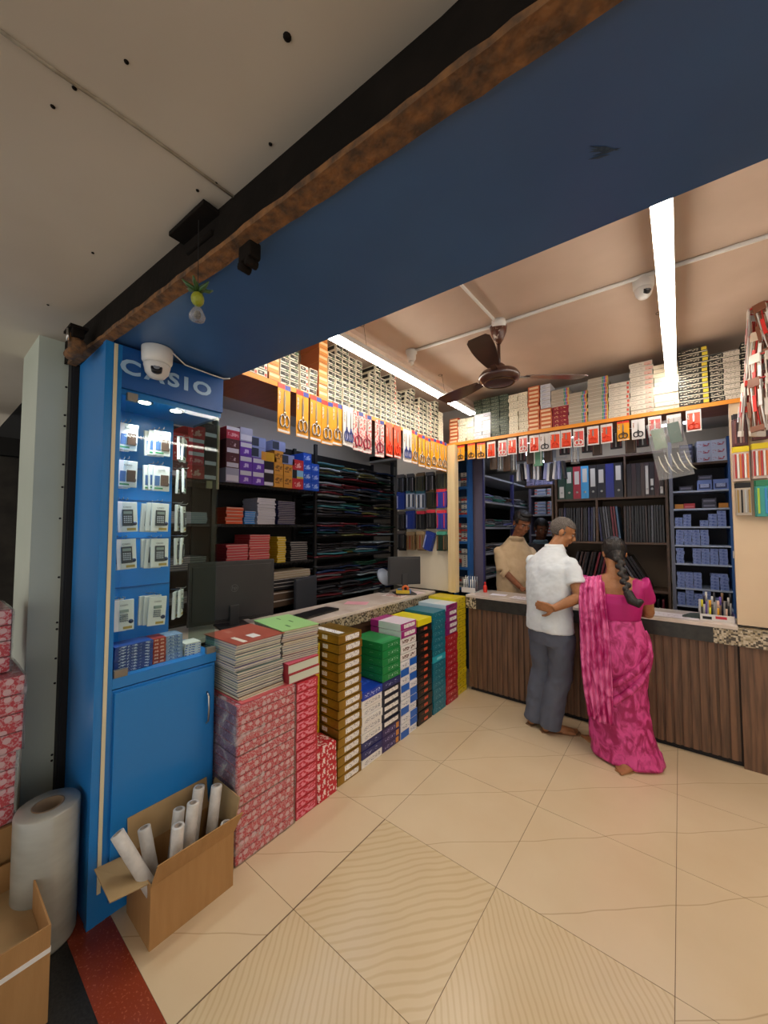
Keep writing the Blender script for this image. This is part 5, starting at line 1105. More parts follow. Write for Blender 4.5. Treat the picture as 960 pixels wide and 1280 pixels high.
for i, (me, x, z, l) in enumerate([(BB2, .175, 1.911, 'big blue carton in the middle of the upper pale shelf'), (BB2, .278, 1.911, 'big blue carton at the right of the upper pale shelf'), (DKX, .05, 1.911, 'flat bluish carton at the left of the upper pale shelf'), (DKX, .18, 1.9965, 'flat carton lying on the big blue cartons'),
    (OB, .0, 1.756, 'amber carton at the left of the seventh pale shelf'), (RC, .07, 1.756, 'red carton on the seventh pale shelf'), (OB, .29, 1.756, 'amber carton at the right of the seventh pale shelf'), (DKX, .2, 1.756, 'lower flat carton on the seventh pale shelf'), (DKX, .2, 1.797, 'upper flat carton on the seventh pale shelf')]):
    meshobj(me, 'stationery_carton', (x, 4.25, z), 0, l, 'carton', 'cartons on the pale shelves')
for i in range(4): meshobj(DKX, 'stationery_carton', (.06, 4.25, 2.1505+i*.042), 0, f'dark carton under the overhead shelf above the pale shelves, {orb(i, 4)}', 'carton', 'cartons on the wooden board')
for i in range(3): meshobj(WPX, 'stationery_carton', (.175, 4.25, 2.1505+i*.061), .08, f'white and red carton under the overhead shelf, {orb(i, 3)}', 'carton', 'cartons on the wooden board')
for i in range(3): meshobj(WPX, 'stationery_carton', (.28, 4.25, 2.1505+i*.061), -.1, f'white and red carton beside the blue side panel, {orb(i, 3)}', 'carton', 'cartons on the wooden board')
# white goods above the passage (left of the binders)
t = root('wooden_ledge', (-1.18, 4.3, 2.05), 'short wooden ledge with lavender boxes left of the binder shelf', 'shelf')
k = MB(); k.box(-.14, .14, -.12, .12, -.02, 0, WD); k.build('ledge_board', t)
k = MB(); k.box(.125, .14, -.12, .12, -2.05, -.02, WD); k.build('ledge_support', t)
LVB = packbox(.085, .1, .026, mat('lavender_box', 'a0a4d0', .45), [('f', .1, .2, .9, .7, PR('lvp', 'a0a4d0', '6870a8', 70))]).mesh('lavender_box')
for c_ in range(3):
    for i in range(9): meshobj(LVB, 'lavender_box', (-1.27+.09*c_, 4.25, 2.0505+i*.0265), 0, f'lavender box on the wooden ledge, {ordl(c_)} pile, {orb(i, 9)}', 'box', 'lavender boxes')
# ================================================================ THINGS HANGING UNDER THE BACK OVERHEAD SHELF
HB = [('brown card', pouch(.075, .2, mat('hp_brown', '4a382c', .4), mat('hp_br2', '6a4c38', .4), [mat('hp_mid', '6c5444', .4)], 2)),
      ('clear', pouch(.07, .24, PLAST, WCARD, [mat('hp_pale', 'a8b8cc', .3), WHITE], 3)),
      ('green', pouch(.08, .24, mat('hp_green', '6ca888', .4), mat('hp_gr2', '8cc0a4', .4), [WHITE], 2)),
      ('dark', pouch(.085, .17, mat('hp_dark', '2a2426', .4), mat('hp_dk2', '4a4040', .4), [mat('hp_mar', '6c3438', .4), STEEL], 3))]
HD = dict(HB); uh = set()
random.seed(14)
for i, (x, kd, z) in enumerate([(-1.46, 'brown card', 2.31), (-1.40, 'clear', 2.33), (-1.33, 'brown card', 2.28), (-1.27, 'clear', 2.31), (-1.19, 'dark', 2.33), (-1.10, 'brown card', 2.33), (-1.03, 'green', 2.34), (-.95, 'brown card', 2.33), (-.80, 'dark', 2.35), (-.72, 'clear', 2.33), (-.62, 'dark', 2.35), (-.54, 'brown card', 2.34), (-.40, 'dark', 2.35), (-.30, 'brown card', 2.33), (-.22, 'dark', 2.35), (.0, 'dark', 2.36)]):
    put(HD[kd], uh, (x, 3.66+random.uniform(-.03, .03), z+.07), random.uniform(-.15, .15), f'{kd} pack hanging behind the back scissors row, {ordl(i)} from the left', 'packs behind the scissors row')
PEN = [('white', 'cfd4e0'), ('black', '1c1c24'), ('lavender', '9098d0')]
PMs = []
for n_, c_ in PEN:
    k = MB(); k.box(-.011, .011, -.03, .03, -.17, 0, mat('geo_'+c_, c_, .35), bev=.004); PMs.append((n_, k.mesh('hanging_sachet')))
for i in range(14):
    n_, me = PMs[[0, 1, 0, 2, 1, 0, 0, 1, 2, 0, 1, 0, 2, 1][i]]
    o = meshobj(me, 'hanging_sachet', (-1.24+.031*i, 3.75, 2.22+random.uniform(-.02, .02)), random.uniform(-.3, .3), f'{n_} narrow sachet in the dangling row over the clerk, {ordl(i)} from the left', 'sachet', 'dangling sachets'); o.rotation_euler = (0, random.uniform(-.12, .12), random.uniform(-.3, .3))
k = MB(); k.box(-1.27, -.80, 3.745, 3.751, 2.245, 2.249, STEEL); 
for xx in (-1.26, -.81): k.tube([(xx, 3.748, 2.247), (xx, 3.748, 2.452)], .002, STEEL, 6)
tag(k.build('hanging_rail'), 'thin steel rail carrying the dangling sachets over the clerk', 'rail')
# clear bag with curved markers
t = root('clear_pouch', (-.08, 3.44, 2.40), 'large tilted clear bag with green cards and curved blades under the back scissors', 'bag'); t.rotation_euler = (0.05, -.16, .05)
k = MB(); k.box(-.105, .105, -.004, .004, -.45, -.02, PLAST); k.build('bag_film', t)
k = MB(); k.box(-.085, -.01, -.003, .003, -.22, -.07, mat('bag_green', '8ca08c', .5)); k.box(.015, .085, -.003, .003, -.2, -.05, mat('bag_green2', '5c7468', .5)); k.build('green_card', t)
for i in range(5):
    k = MB(); x = -.075+.038*i; k.tube([(x, 0, -.27), (x+.006, 0, -.33), (x+.022, 0, -.39), (x+.045, 0, -.42)], [.002, .005, .005, .001], mat('blade_white', 'e0dccc', .25), 8); k.build('curved_blade', t)
# ================================================================ RIGHT HAND CLUSTER ON THE TAN PANEL
u2 = set()
BR = [('brush', pouch(.07, .22, mat('clip_maroon', '5c3438', .4), mat('clip_hd', '2a2226', .4), [mat('clip_a', '8c5c58', .4), mat('clip_b', '3a2c30', .4), mat('clip_c', 'a89488', .4)], 5)),
      ('yellow-topped pen', pouch(.078, .235, mat('pen_clear', 'c8b4a8', .3), mat('pen_yel', 'e8d028', .4), [mat('pen_r', 'b83c3c', .35), WHITE, mat('pen_o', 'd8783c', .35)], 6)),
      ('black-topped clip', pouch(.072, .22, mat('bk_clear', 'b4a898', .3), BLACKM, [mat('clip_gold', 'a8884c', .3, .8), BLACKM, STEEL], 4)),
      ('aqua toy', pouch(.09, .24, mat('toy_aqua', '3c9c94', .35), mat('toy_green', '2c7c54', .4), [mat('toy_lime', 'a8c83c', .4), mat('toy_blue', '3c8cc8', .4)], 3))]
BD = dict(BR)
for i, (kd, x, z) in enumerate([('brush', .333, 2.36), ('brush', .43, 2.39), ('yellow-topped pen', .332, 2.135), ('yellow-topped pen', .423, 2.145), ('black-topped clip', .335, 1.89), ('aqua toy', .44, 1.9)]):
    for dd in range(2):
        put(BD[kd], u2, (x+.006*dd, 3.474-.022*dd, z), random.uniform(-.05, .05), f'{kd} pack on the tan panel, {["left", "right"][i % 2]} column, {["upper", "middle", "lower"][i//2]} row, {["behind", "in front"][dd]}', 'packs on the tan panel')
# long bunches of wrapped brushes and pens hanging from the ceiling
random.seed(17)
BRC = [('red', 'c83c34'), ('white', 'd8d0c4'), ('brown', '7c4c34'), ('pale', 'c8b8a0'), ('teal', '5c9c88')]
t0 = {}
for n_, c_ in BRC:
    k = MB(); m = mat('bn_'+c_, c_, .35)
    for i in range(6):
        x = -.03+.012*i; k.tube([(x, .0, 0), (x+random.uniform(-.006, .006), .0, -.15), (x+random.uniform(-.012, .012), 0, -.3)], .004, [m, WHITE, m, MATS['bn_'+BRC[0][1]] if 'bn_'+BRC[0][1] in MATS else m][i % 4], 6)
    k.box(-.036, .036, -.006, .006, -.31, -.275, m, bev=.002); k.box(-.03, .03, -.006, .006, -.035, .02, mat('bag_top_'+c_, c_, .4) if n_ != 'red' else WCARD, bev=.002)
    for q_ in range(3): k.box(-.04+.03*q_, -.022+.03*q_, -.0095, -.0085, -.22+.03*q_, -.12+.03*q_, [m, MATS['red_header'], WCARD][q_])
    t0[n_] = k.mesh('brush_bundle')
lv = 0
for ring, (z, r_, cnt) in enumerate([(2.93, .08, 6), (2.76, .085, 7), (2.62, .10, 8), (2.47, .12, 9)]):
    for i in range(cnt):
        a = i*2*PI/cnt+ring*.4; n_ = random.choices([a_ for a_, _ in BRC], [3, 4, 1.5, 2, .7])[0]
        o = meshobj(t0[n_], 'brush_bundle', (.455+r_*math.cos(a), 3.22+r_*math.sin(a), z), a+PI/2, f'{n_} wrapped brush bundle, {["top", "second", "third", "lowest"][ring]} ring of the hanging cluster at right, {ordl(i)}', 'brush bundle', 'wrapped brush bundles'); o.rotation_euler = (random.uniform(-.1, .1), random.uniform(-.2, .2), a+PI/2)
k = MB()
k.tube([(.455, 3.22, 2.30), (.455, 3.22, 2.95)], .004, STEEL, 8)
for z, r_ in ((2.94, .08), (2.77, .085), (2.63, .1), (2.48, .12)):
    k.tube([(.455+r_*math.cos(a), 3.22+r_*math.sin(a), z) for a in [i*2*PI/24 for i in range(25)]], .005, mat('red_ring', 'b8302c', .35), 6, caps=False)
    k.tube([(.455-r_, 3.22, z), (.455+r_, 3.22, z)], .003, STEEL, 6)
tag(k.build('hanger_rack'), 'red-ringed wire hanger carrying wrapped bundles at the far right', 'hanger')
# ================================================================ ON THE BACK COUNTER
def onc(x, y): return (x, y, .9305)
sheet('paper_sheet', -1.42, 3.62, .9305, .15, .1, .1, 'e8e4ec', 'small white note pad by the red bottle on the back counter')
sheet('bill_sheet', -1.18, 3.58, .9305, .2, .14, -.1, 'dcd6da', 'printed bill under the clerk hands on the back counter', pr=PR('bill_print', 'dcd6da', '6c6870', 70, (1, 1, 1), .55))
sheet('bill_sheet', -.99, 3.6, .9305, .22, .15, .2, 'd8d4d8', 'printed bill beside the man in the white shirt', pr=MATS['bill_print'])
sheet('glass_desk_mat', -.12, 3.58, .9305, .42, .18, 0, 'd8d0d4', 'long printed white chart lying on the counter right of the woman', pr=PR('chart_print', 'd8d0d4', 'b09ca0', 40, (1, 1, 1), .6))
k = MB(); k.tube([(0, 0, .0), (.0, 0, .08)], [.0, .0], BLACKM, 6) if False else None
k = MB(); k.poly([(-.05, 0), (.055, 0), (.055, .01), (.05, .028), (.0, .024)], mat('grey_green_cloth', '3f4a46', .8), .07); tag(k.build('folded_cloth', loc=(.045, 3.56, .932)), 'dark grey-green folded pouch on the counter beside the pen stand', 'pouch')
t = root('red_bottle', (-1.585, 3.68, .9305), 'small red bottle standing on the back counter by the clear stand', 'bottle')
k = MB(); k.lathe([(.019, 0), (.02, .004), (.02, .06), (.012, .075)], mat('red_plastic', 'd42c20', .3), 18); k.build('bottle_body', t)
k = MB(); k.lathe([(.011, .075), (.01, .1), (.005, .105)], MATS['red_plastic'], 14); k.build('cap', t)
t = root('acrylic_pen_stand', (-1.71, 3.60, .9305), 'clear acrylic stand of pens at the left end of the back counter', 'pen stand')
k = MB(); k.box(-.075, .075, -.05, -.045, 0, .05, WCARD); k.box(-.075, .075, -.045, .05, 0, .008, WCARD); k.box(-.076, -.072, -.05, .05, .008, .09, GLASS); k.box(.072, .076, -.05, .05, .008, .12, GLASS); k.box(-.072, .072, .046, .05, .008, .17, GLASS); k.build('stand_body', t)
for i in range(12):
    k = MB(); x = -.062+.0248*(i % 6); y = -.02+.04*(i//6); k.tube([(x, y, .01), (x, y+.005, .13+.03*(i//6))], .0045, [WHITE, mat('pen_clr', 'c8ccd4', .2), mat('pen_gry', '8c9098', .3)][i % 3], 8); k.build('pen', t)
PT = mat('printed_tray', 'd8d4d0', .35)
t = root('pen_display', (.185, 3.60, .9305), 'upright display of mixed pens at the right end of the back counter', 'pen stand', rz=.05)
k = MB(); k.box(-.09, .09, -.07, -.065, 0, .045, PT); k.box(-.09, .09, -.065, .05, 0, .01, PT); k.box(-.09, .09, .045, .05, .01, .13, PT); k.box(-.092, -.089, -.07, .05, 0, .06, PT); k.box(.089, .092, -.07, .05, 0, .06, mat('violet_side', '5c4c8c', .4)); k.build('tray', t)
k = MB(); k.box(-.01, .05, -.0712, -.07, .018, .036, mat('red_oval', 'c0283c', .4)); k.box(-.08, -.03, -.0712, -.07, .01, .03, BLACKM); k.build('printed_badge', t)
text('PENS', .001, RDD, t, (0, -.0712, .005), (PI/2, 0, 0), .0001) if False else None
PCs = ['2a2a2e', 'd8d4cc', '7c64b8', 'd8d02c', '3a3a3e', 'b8b4b0', 'e0a01c', '8c6c50', '1e1e3c', 'e0b8a0', '2a2a2e', 'c8c8c8']
for i, c_ in enumerate(PCs):
    k = MB(); x = -.08+.0146*i; y = [-.04, -.01, .02][i % 3]; h = .14+.025*(i % 3)
    k.tube([(x, y, .011), (x+.002, y, h*.65)], .006, mat('pb_'+c_, c_, .3), 8); k.tube([(x+.002, y, h*.65), (x+.003, y, h)], .0068, mat('pcap_'+PCs[(i*5+3) % 12], PCs[(i*5+3) % 12], .3), 8); k.build('pen', t)
k = MB(); k.box(-.003, .003, -.002, 0, -.10, 0, WHITE); k.box(-.012, .012, -.002, 0, -.08, -.02, WHITE); tag(k.build('hanging_tag', loc=(.345, 4.175, 1.42)), 'white tag hanging on the blue side panel', 'tag')
# ================================================================ PEOPLE
def V3(*a): return Vector(a)
def headprims(k, c, yaw, pitch, m, s=1.0, roll=0):
    """head centred at c, face towards local -y"""
    M = Matrix.Translation(c) @ Matrix.Rotation(yaw, 4, 'Z') @ Matrix.Rotation(roll, 4, 'Y') @ Matrix.Rotation(pitch, 4, 'X') @ Matrix.Scale(s, 4)
    k.ell((0, .012, .03), (.074, .093, .085), m, M, 20)             # cranium
    k.ell((0, -.022, -.03), (.058, .066, .078), m, M, 18)            # face
    k.ell((0, -.052, -.088), (.030, .026, .022), m, M, 12)           # chin
    for sg in (-1, 1):
        k.tube([(sg*.050, .0, -.045), (sg*.034, -.045, -.085)], .02, m, 10, M=M)   # jaw
        k.ell((sg*.075, .012, -.012), (.010, .019, .031), m, M, 10)   # ear
        k.ell((sg*.036, -.066, -.028), (.018, .014, .016), m, M, 10)  # cheek
    k.tube([(0, -.083, .012), (0, -.094, -.012), (0, -.106, -.033)], [.007, .010, .013], m, 10, M=M)   # nose
    k.ell((0, -.090, -.038), (.017, .012, .008), m, M, 10)
    k.tube([(-.04, -.080, .022), (0, -.088, .018), (.04, -.080, .022)], .007, m, 8, M=M)        # brow
    k.ell((0, -.083, -.058), (.023, .010, .006), m, M, 10); k.ell((0, -.081, -.067), (.019, .010, .006), m, M, 10)  # lips
    return M
def face_children(t, M, m_lip, brows=True):
    iv = Matrix.Translation(-Vector(t.location)) @ M
    for sg in (-1, 1):
        k = MB(); k.ell((sg*.030, -.0755, .002), (.0115, .008, .0055), mat('eye_white', 'b3a598', .5), iv, 12); k.ell((sg*.030, -.082, .001), (.005, .003, .005), mat('iris', '20120c', .1), iv, 10); k.build('eye', t)
        if brows: k = MB(); k.tube([(sg*.015, -.0925, .023), (sg*.034, -.088, .028), (sg*.05, -.078, .022)], [.003, .0035, .0015], MATS['black_hair'], 6, M=iv); k.build('eyebrow', t)
def hairshell(t, M, m, s=1.07, front=.35, low=-.035, name='hair', drop=0):
    """cap of hair over the cranium, open at the face"""
    b = bmesh.new(); bmesh.ops.create_uvsphere(b, u_segments=36, v_segments=24, radius=1)
    rnd = random.Random(3)
    for v in b.verts:
        n = v.co.copy(); v.co = Vector((n.x*.074*s+0, .012+n.y*.094*s+.002, .030+n.z*.086*s)); v.co += n*rnd.uniform(-.0012, .0022)
    kill = [f for f in b.faces if (f.calc_center_median().y < -front*.1 and f.calc_center_median().z < .055-.0*f.calc_center_median().y) or f.calc_center_median().z < low+max(0, -f.calc_center_median().y)*.6-drop*max(0, f.calc_center_median().y)]
    bmesh.ops.delete(b, geom=kill, context='FACES')
    me = bpy.data.meshes.new(name); b.to_mesh(me); b.free(); me.materials.append(m)
    for p in me.polygons: p.use_smooth = True
    me.transform(Matrix.Translation(-Vector(t.location)) @ M)
    o = bpy.data.objects.new(name, me); COL.objects.link(o); o.parent = t
    md = o.modifiers.new('s', 'SOLIDIFY'); md.thickness = .007; md.offset = -1
    return o
def hand(k, wrist, d, pn, m, curl=.5, s=1.0, spread=.12, side=1):
    """palm and five curled fingers; d direction of the hand, pn palm normal (fingers curl that way), side puts the thumb"""
    d = d.normalized(); pn = (pn-d*pn.dot(d)).normalized(); sd = d.cross(pn)*side
    for i in range(4):
        off = (-.027+.018*i)*s
        k.tube([wrist+sd*off*.6, wrist+d*.05*s+sd*off*.9, wrist+d*.088*s+sd*off], [.013*s, .013*s, .0105*s], m, 10)
        L = [.066, .078, .074, .056][i]*s; p = wrist+d*.086*s+sd*off; a = 0; P = [p]
        for j in range(3):
            a += curl*(.5 if j == 0 else .75); q = (d*math.cos(a)+pn*math.sin(a)+sd*(-.15+.1*i)*spread).normalized(); p = p+q*L*[.42, .32, .26][j]; P.append(p)
        k.tube(P, [.0095*s, .0088*s, .0082*s, .0065*s], m, 8)
    p = wrist+d*.02*s-sd*.028*s; q = (d*.6-sd*.75+pn*.25).normalized(); k.tube([p, p+q*.03*s, p+q*.055*s+d*.012*s, p+q*.065*s+d*.034*s], [.014*s, .012*s, .0105*s, .008*s], m, 8)
def foot(k, heel, d, m, s=1.0):
    d = Vector(d).normalized(); u = Vector((0, 0, 1)); sd = d.cross(u)
    k.tube([heel+u*.085-d*.0, heel+u*.05+d*.01, heel+u*.032+d*.06, heel+u*.024+d*.13, heel+u*.018+d*.19], [.038*s, .036*s, .034*s, .030*s, .02*s], m, 12)
    k.ell(tuple(heel+u*.028-d*.012), (.030, .030, .028), m); k.tube([heel+d*.12+u*.017-sd*.02, heel+d*.19+u*.015-sd*.026], .016, m, 8); k.tube([heel+d*.10+u*.016+sd*.022, heel+d*.17+u*.014+sd*.028], .015, m, 8)
    for i in range(5):
        o = sd*(-.032+.016*i); L = [.235, .228, .222, .212, .2][i]
        k.tube([heel+d*.16+o*.9+u*.013, heel+d*L+o+u*.011], [.012, .0095 if i else .012], m, 8)
def wrinkled(o, strength=.006, size=.05, seedloc=None):
    tx = bpy.data.textures.new('folds', 'CLOUDS'); tx.noise_scale = size; tx.noise_depth = 2
    d = o.modifiers.new('w', 'DISPLACE'); d.texture = tx; d.strength = strength; d.mid_level = .5
# ---------------- man in the white polo shirt (back to us, head turned right, hand on his back)
gx = bpy.data.materials
SHIRT = mat('white_polo_cloth', 'dfe6ea', .8, bump=.35, bscale=14, c2='d4dce2', scale=5)
TROU = mat('grey_blue_trousers', '5c6272', .8, bump=.35, bscale=12, c2='555a69', scale=6, stretch=(1, 1, .4))
mx, my = -.80, 3.13
t = root('person', (mx, my, 0), 'person with cropped grey hair in a white polo shirt and grey trousers', 'person')
O = Vector((mx, my, 0)); yw = -.35      # torso faces +y turned a little right
def L(x, y, z): # local: x to his right hand side when seen from behind = image right
    v = Matrix.Rotation(yw, 4, 'Z') @ Vector((x, y, 0)); return O+Vector((v.x, v.y, z))
hd = L(.04, .10, 1.555)
k = MB()
hm = headprims(k, hd, PI+yw-.95, .42, SKIN2, .97)
# neck, torso
k.tube([L(.0, .0, 1.38), L(.015, .04, 1.44), L(.035, .085, 1.50)], [.062, .056, .056], SKIN2, 14)
k.loft([(L(0, -.02, .80), .15, .11, yw), (L(0, -.02, .92), .15, .105, yw), (L(0, -.03, 1.05), .15, .11, yw), (L(0, -.03, 1.2), .165, .11, yw), (L(0, -.01, 1.30), .155, .095, yw), (L(0, .0, 1.38), .075, .06, yw)], SKIN2)
# right arm akimbo
sh = L(.165, -.01, 1.315); el = L(.255, -.05, 1.09); wr = L(.13, -.18, 1.0)
k.tube([L(.10, 0, 1.32), sh, (sh+el)/2, el], [.05, .052, .046, .038], SKIN2, 12); k.tube([el, (el*.6+wr*.4), wr], [.039, .037, .026], SKIN2, 12)
hand(k, wr, L(-.3, -.05, 0)-L(0, 0, 0)+Vector((0, 0, .02)), L(0, .6, 0)-L(0, 0, 0), SKIN2, .35, .95, side=-1)
# left arm forward on the counter
sh2 = L(-.165, .0, 1.315); el2 = L(-.20, .10, 1.08); wr2 = L(-.13, .33, .965)
k.tube([L(-.10, 0, 1.31), sh2, (sh2+el2)/2, el2], [.045, .050, .046, .038], SKIN2, 12); k.tube([el2, el2*.5+wr2*.5, wr2], [.039, .035, .026], SKIN2, 12)
hand(k, wr2, L(.05, .3, 0)-L(0, 0, 0), Vector((0, 0, -1)), SKIN2, .12, .95, side=1)
# legs
hr, hl = L(.085, -.02, .82), L(-.085, -.02, .82)
fr = Vector((-.855, 3.14, 0)); fl_ = Vector((-.985, 3.19, 0))
for h_, f_, kn in ((hr, fr, L(.045, .02, .46)), (hl, fl_, L(-.11, .03, .46))):
    k.tube([h_, h_*.5+kn*.5, kn, kn*.5+(f_+V3(0, 0, .08))*.5, f_+V3(0, 0, .09)], [.085, .075, .055, .05, .036], SKIN2, 14)
foot(k, fr, (.85, .5, 0), SKIN2, .95); foot(k, fl_, (.3, .9, 0), SKIN2, .95)
fuse(k, 'body', t, .0055, 3)
face_children(t, hm, None)
hairshell(t, hm, HAIRG, 1.035, .1, -.04)
# sandals
for f_, d in ((fr, V3(.85, .5, 0)), (fl_, V3(.3, .9, 0))):
    d = d.normalized(); k = MB(); sd = d.cross(V3(0, 0, 1)); pts = []
    for u_, w_ in ((-.05, .028), (0, .036), (.08, .036), (.17, .048), (.22, .04), (.245, .02)): pts.append((u_, w_))
    ring = [f_+d*u_+sd*w_ for u_, w_ in pts]+[f_+d*u_-sd*w_ for u_, w_ in reversed(pts)]; n_ = len(ring); o_ = -Vector(t.location)
    k.add([p+o_ for p in ring]+[p+o_+V3(0, 0, .006) for p in ring], [tuple(range(n_-1, -1, -1)), tuple(range(n_, 2*n_))]+[(i, (i+1) % n_, (i+1) % n_+n_, i+n_) for i in range(n_)], mat('sandal_tan', '8c6a4c', .6)); k.build('sandal', t)
# shirt
k = MB(); m = SHIRT
k.loft([(L(-.0, -.035, .80), .185, .135, yw), (L(0, -.035, .87), .182, .137, yw), (L(0, -.04, .97), .172, .133, yw), (L(0, -.04, 1.08), .178, .137, yw), (L(0, -.03, 1.2), .186, .135, yw), (L(0, -.02, 1.28), .192, .125, yw), (L(0, -.005, 1.335), .175, .108, yw), (L(0, -.0, 1.36), .150, .1, yw), (L(0, .005, 1.39), .112, .088, yw), (L(.005, .02, 1.435), .078, .072, yw)], m, 32, fold=lambda q, a: .02*math.sin(5*a+q*9)*(1-q))
k.ell(tuple(sh+V3(0, 0, -.004)), .058, m); k.tube([L(.13, 0, 1.30), sh*.8+el*.2, sh*.55+el*.45, sh*.38+el*.62], [.062, .066, .066, .07], m, 18)
k.ell(tuple(sh2+V3(0, 0, -.004)), .058, m); k.tube([L(-.13, 0, 1.30), sh2*.8+el2*.2, sh2*.55+el2*.45, sh2*.38+el2*.62], [.062, .066, .066, .07], m, 18)
o = fuse(k, 'polo_shirt', t, .0075, 12); wrinkled(o, .016, .07)
k = MB()
for zz, r1 in ((1.41, .080), (1.43, .074), (1.448, .068)):
    pass
c0 = L(.008, .03, 0)-O
rr = []
for q, (r_, z_) in enumerate(((.082, 1.42), (.074, 1.445), (.068, 1.475), (.073, 1.455), (.090, 1.42))): rr.append((c0+V3(0, 0, z_-.015+0), r_, r_*.95, yw))
k.loft(rr, m, 24); k.build('collar', t)
# trousers
k = MB(); m = TROU
k.loft([(L(0, -.02, .70), .155, .125, yw), (L(0, -.025, .80), .165, .13, yw), (L(0, -.025, .90), .155, .12, yw)], m, 24)
for h_, f_, kn, sg in ((hr, fr, L(.045, .02, .46), 1), (hl, fl_, L(-.11, .03, .46), -1)):
    top_ = h_+V3(0, 0, -.05); P = [h_+V3(0, 0, .05), top_, top_*.5+kn*.5, kn, kn*.5+(f_+V3(0, 0, .05))*.5, f_+V3(.0, .0, .045)+V3(.015, .01, 0)]
    k.tube(P, [.075, .098, .093, .086, .082, .080], m, 22)
o = fuse(k, 'trousers', t, .0075, 4); wrinkled(o, .02, .09)

# ---------------- woman in the pink sari
PINKS = mat('pink_tie_dye_sari', 'a01058', .5, c2='dc4c96', scale=15, stretch=(1, 1, .6), detail=9, bump=.6, bscale=18, dist=1.6, thr2=.09)
PINKL = mat('pink_pallu_cloth', 'b01a68', .5, c2='e872ac', scale=12, stretch=(1, 1, .6), detail=9, bump=.6, bscale=22, dist=1.6, thr2=.1)
BLOUSE = mat('magenta_blouse', 'b80d70', .5, bump=.1, bscale=30)
wx, wy = -.375, 3.12
t = root('person', (wx, wy, 0), 'person with a long black braid in a bright pink sari standing at the counter', 'person')
O = Vector((wx, wy, 0)); yw = .12
hd = L(.0, .06, 1.405)
k = MB(); hm = headprims(k, hd, PI+yw+.28, .36, SKIN2, .93)
k.tube([L(.0, -.02, 1.22), L(0, .0, 1.29), L(0, .035, 1.36)], [.060, .048, .048], SKIN2, 14)
k.loft([(L(0, -.01, .80), .16, .12, yw), (L(0, -.01, .95), .135, .10, yw), (L(0, -.02, 1.07), .15, .10, yw), (L(0, -.02, 1.17), .155, .085, yw), (L(0, -.01, 1.235), .12, .062, yw), (L(0, 0, 1.26), .06, .05, yw)], SKIN2)
sh = L(.165, -.01, 1.195); el = L(.20, .06, .99); wr = L(.12, .25, .965); sh2 = L(-.165, -.01, 1.195); el2 = L(-.19, .06, .99); wr2 = L(-.10, .25, .965)
for a, b_, c_, s_ in ((sh, el, wr, 1), (sh2, el2, wr2, -1)):
    k.tube([L(.10*s_, 0, 1.19), a, (a+b_)/2, b_], [.045, .048, .042, .034], SKIN2, 12); k.tube([b_, (b_+c_)/2, c_], [.034, .031, .022], SKIN2, 12)
    hand(k, c_, L(-.08*s_, .3, 0)-L(0, 0, 0), V3(0, 0, -1), SKIN2, .2, .85, side=-s_)
fa, fb = Vector((-.42, 3.12, 0)), Vector((-.235, 3.09, 0))
for h_, f_ in ((L(-.08, 0, .8), fa), (L(.08, 0, .8), fb)): k.tube([h_, h_*.5+f_*.5+V3(0, .02, .05), f_+V3(0, 0, .09)], [.085, .055, .034], SKIN2, 14)
foot(k, fa, (-.83, .55, 0), SKIN2, .85); foot(k, fb, (-.35, -.5, 0), SKIN2, .85)
fuse(k, 'body', t, .0055, 3); face_children(t, hm, None)
for f_, d in ((fa, V3(-.83, .55, 0)), (fb, V3(-.35, -.5, 0))):
    d = d.normalized(); k = MB(); sd = d.cross(V3(0, 0, 1)); pts = [(-.045, .026), (0, .032), (.08, .032), (.16, .042), (.2, .036), (.225, .018)]
    ring = [f_+d*u_+sd*w_ for u_, w_ in pts]+[f_+d*u_-sd*w_ for u_, w_ in reversed(pts)]; n_ = len(ring); o_ = -Vector(t.location)
    k.add([p+o_ for p in ring]+[p+o_+V3(0, 0, .006) for p in ring], [tuple(range(n_-1, -1, -1)), tuple(range(n_, 2*n_))]+[(i, (i+1) % n_, (i+1) % n_+n_, i+n_) for i in range(n_)], mat('sandal_gold', 'a8845c', .5)); k.build('sandal', t)
h = hairshell(t, hm, HAIR, 1.11, .28, -.075, drop=.25)
iv = Matrix.Translation(-Vector(t.location)) @ hm
k = MB(); k.ell((0, .035, -.02), (.062, .078, .068), HAIR); k.ell((0, .075, -.055), (.042, .04, .045), HAIR)
for i in range(10):                              # knot and braid falling down the back
    z_ = -.08-.030*i; w_ = .030-.0012*i
    k.ell((-.012 if i % 2 else .012, .094+.008*i-(.0 if i < 4 else .0)+.012*(i > 6), z_), (w_, .021, .024), HAIR)
me_off = k
for j in range(len(k.v)): k.v[j] = hm @ k.v[j]
# end tuft
tail = hm @ V3(-.005, .185, -.37)
k.tube([hm @ V3(0, .17, -.34), tail+V3(.01, 0, -.03), tail+V3(.045, .0, -.045), tail+V3(.07, 0, -.02)], [.028, .033, .03, .012], HAIR, 12)
o = fuse(k, 'braid', t, .005, 2); 
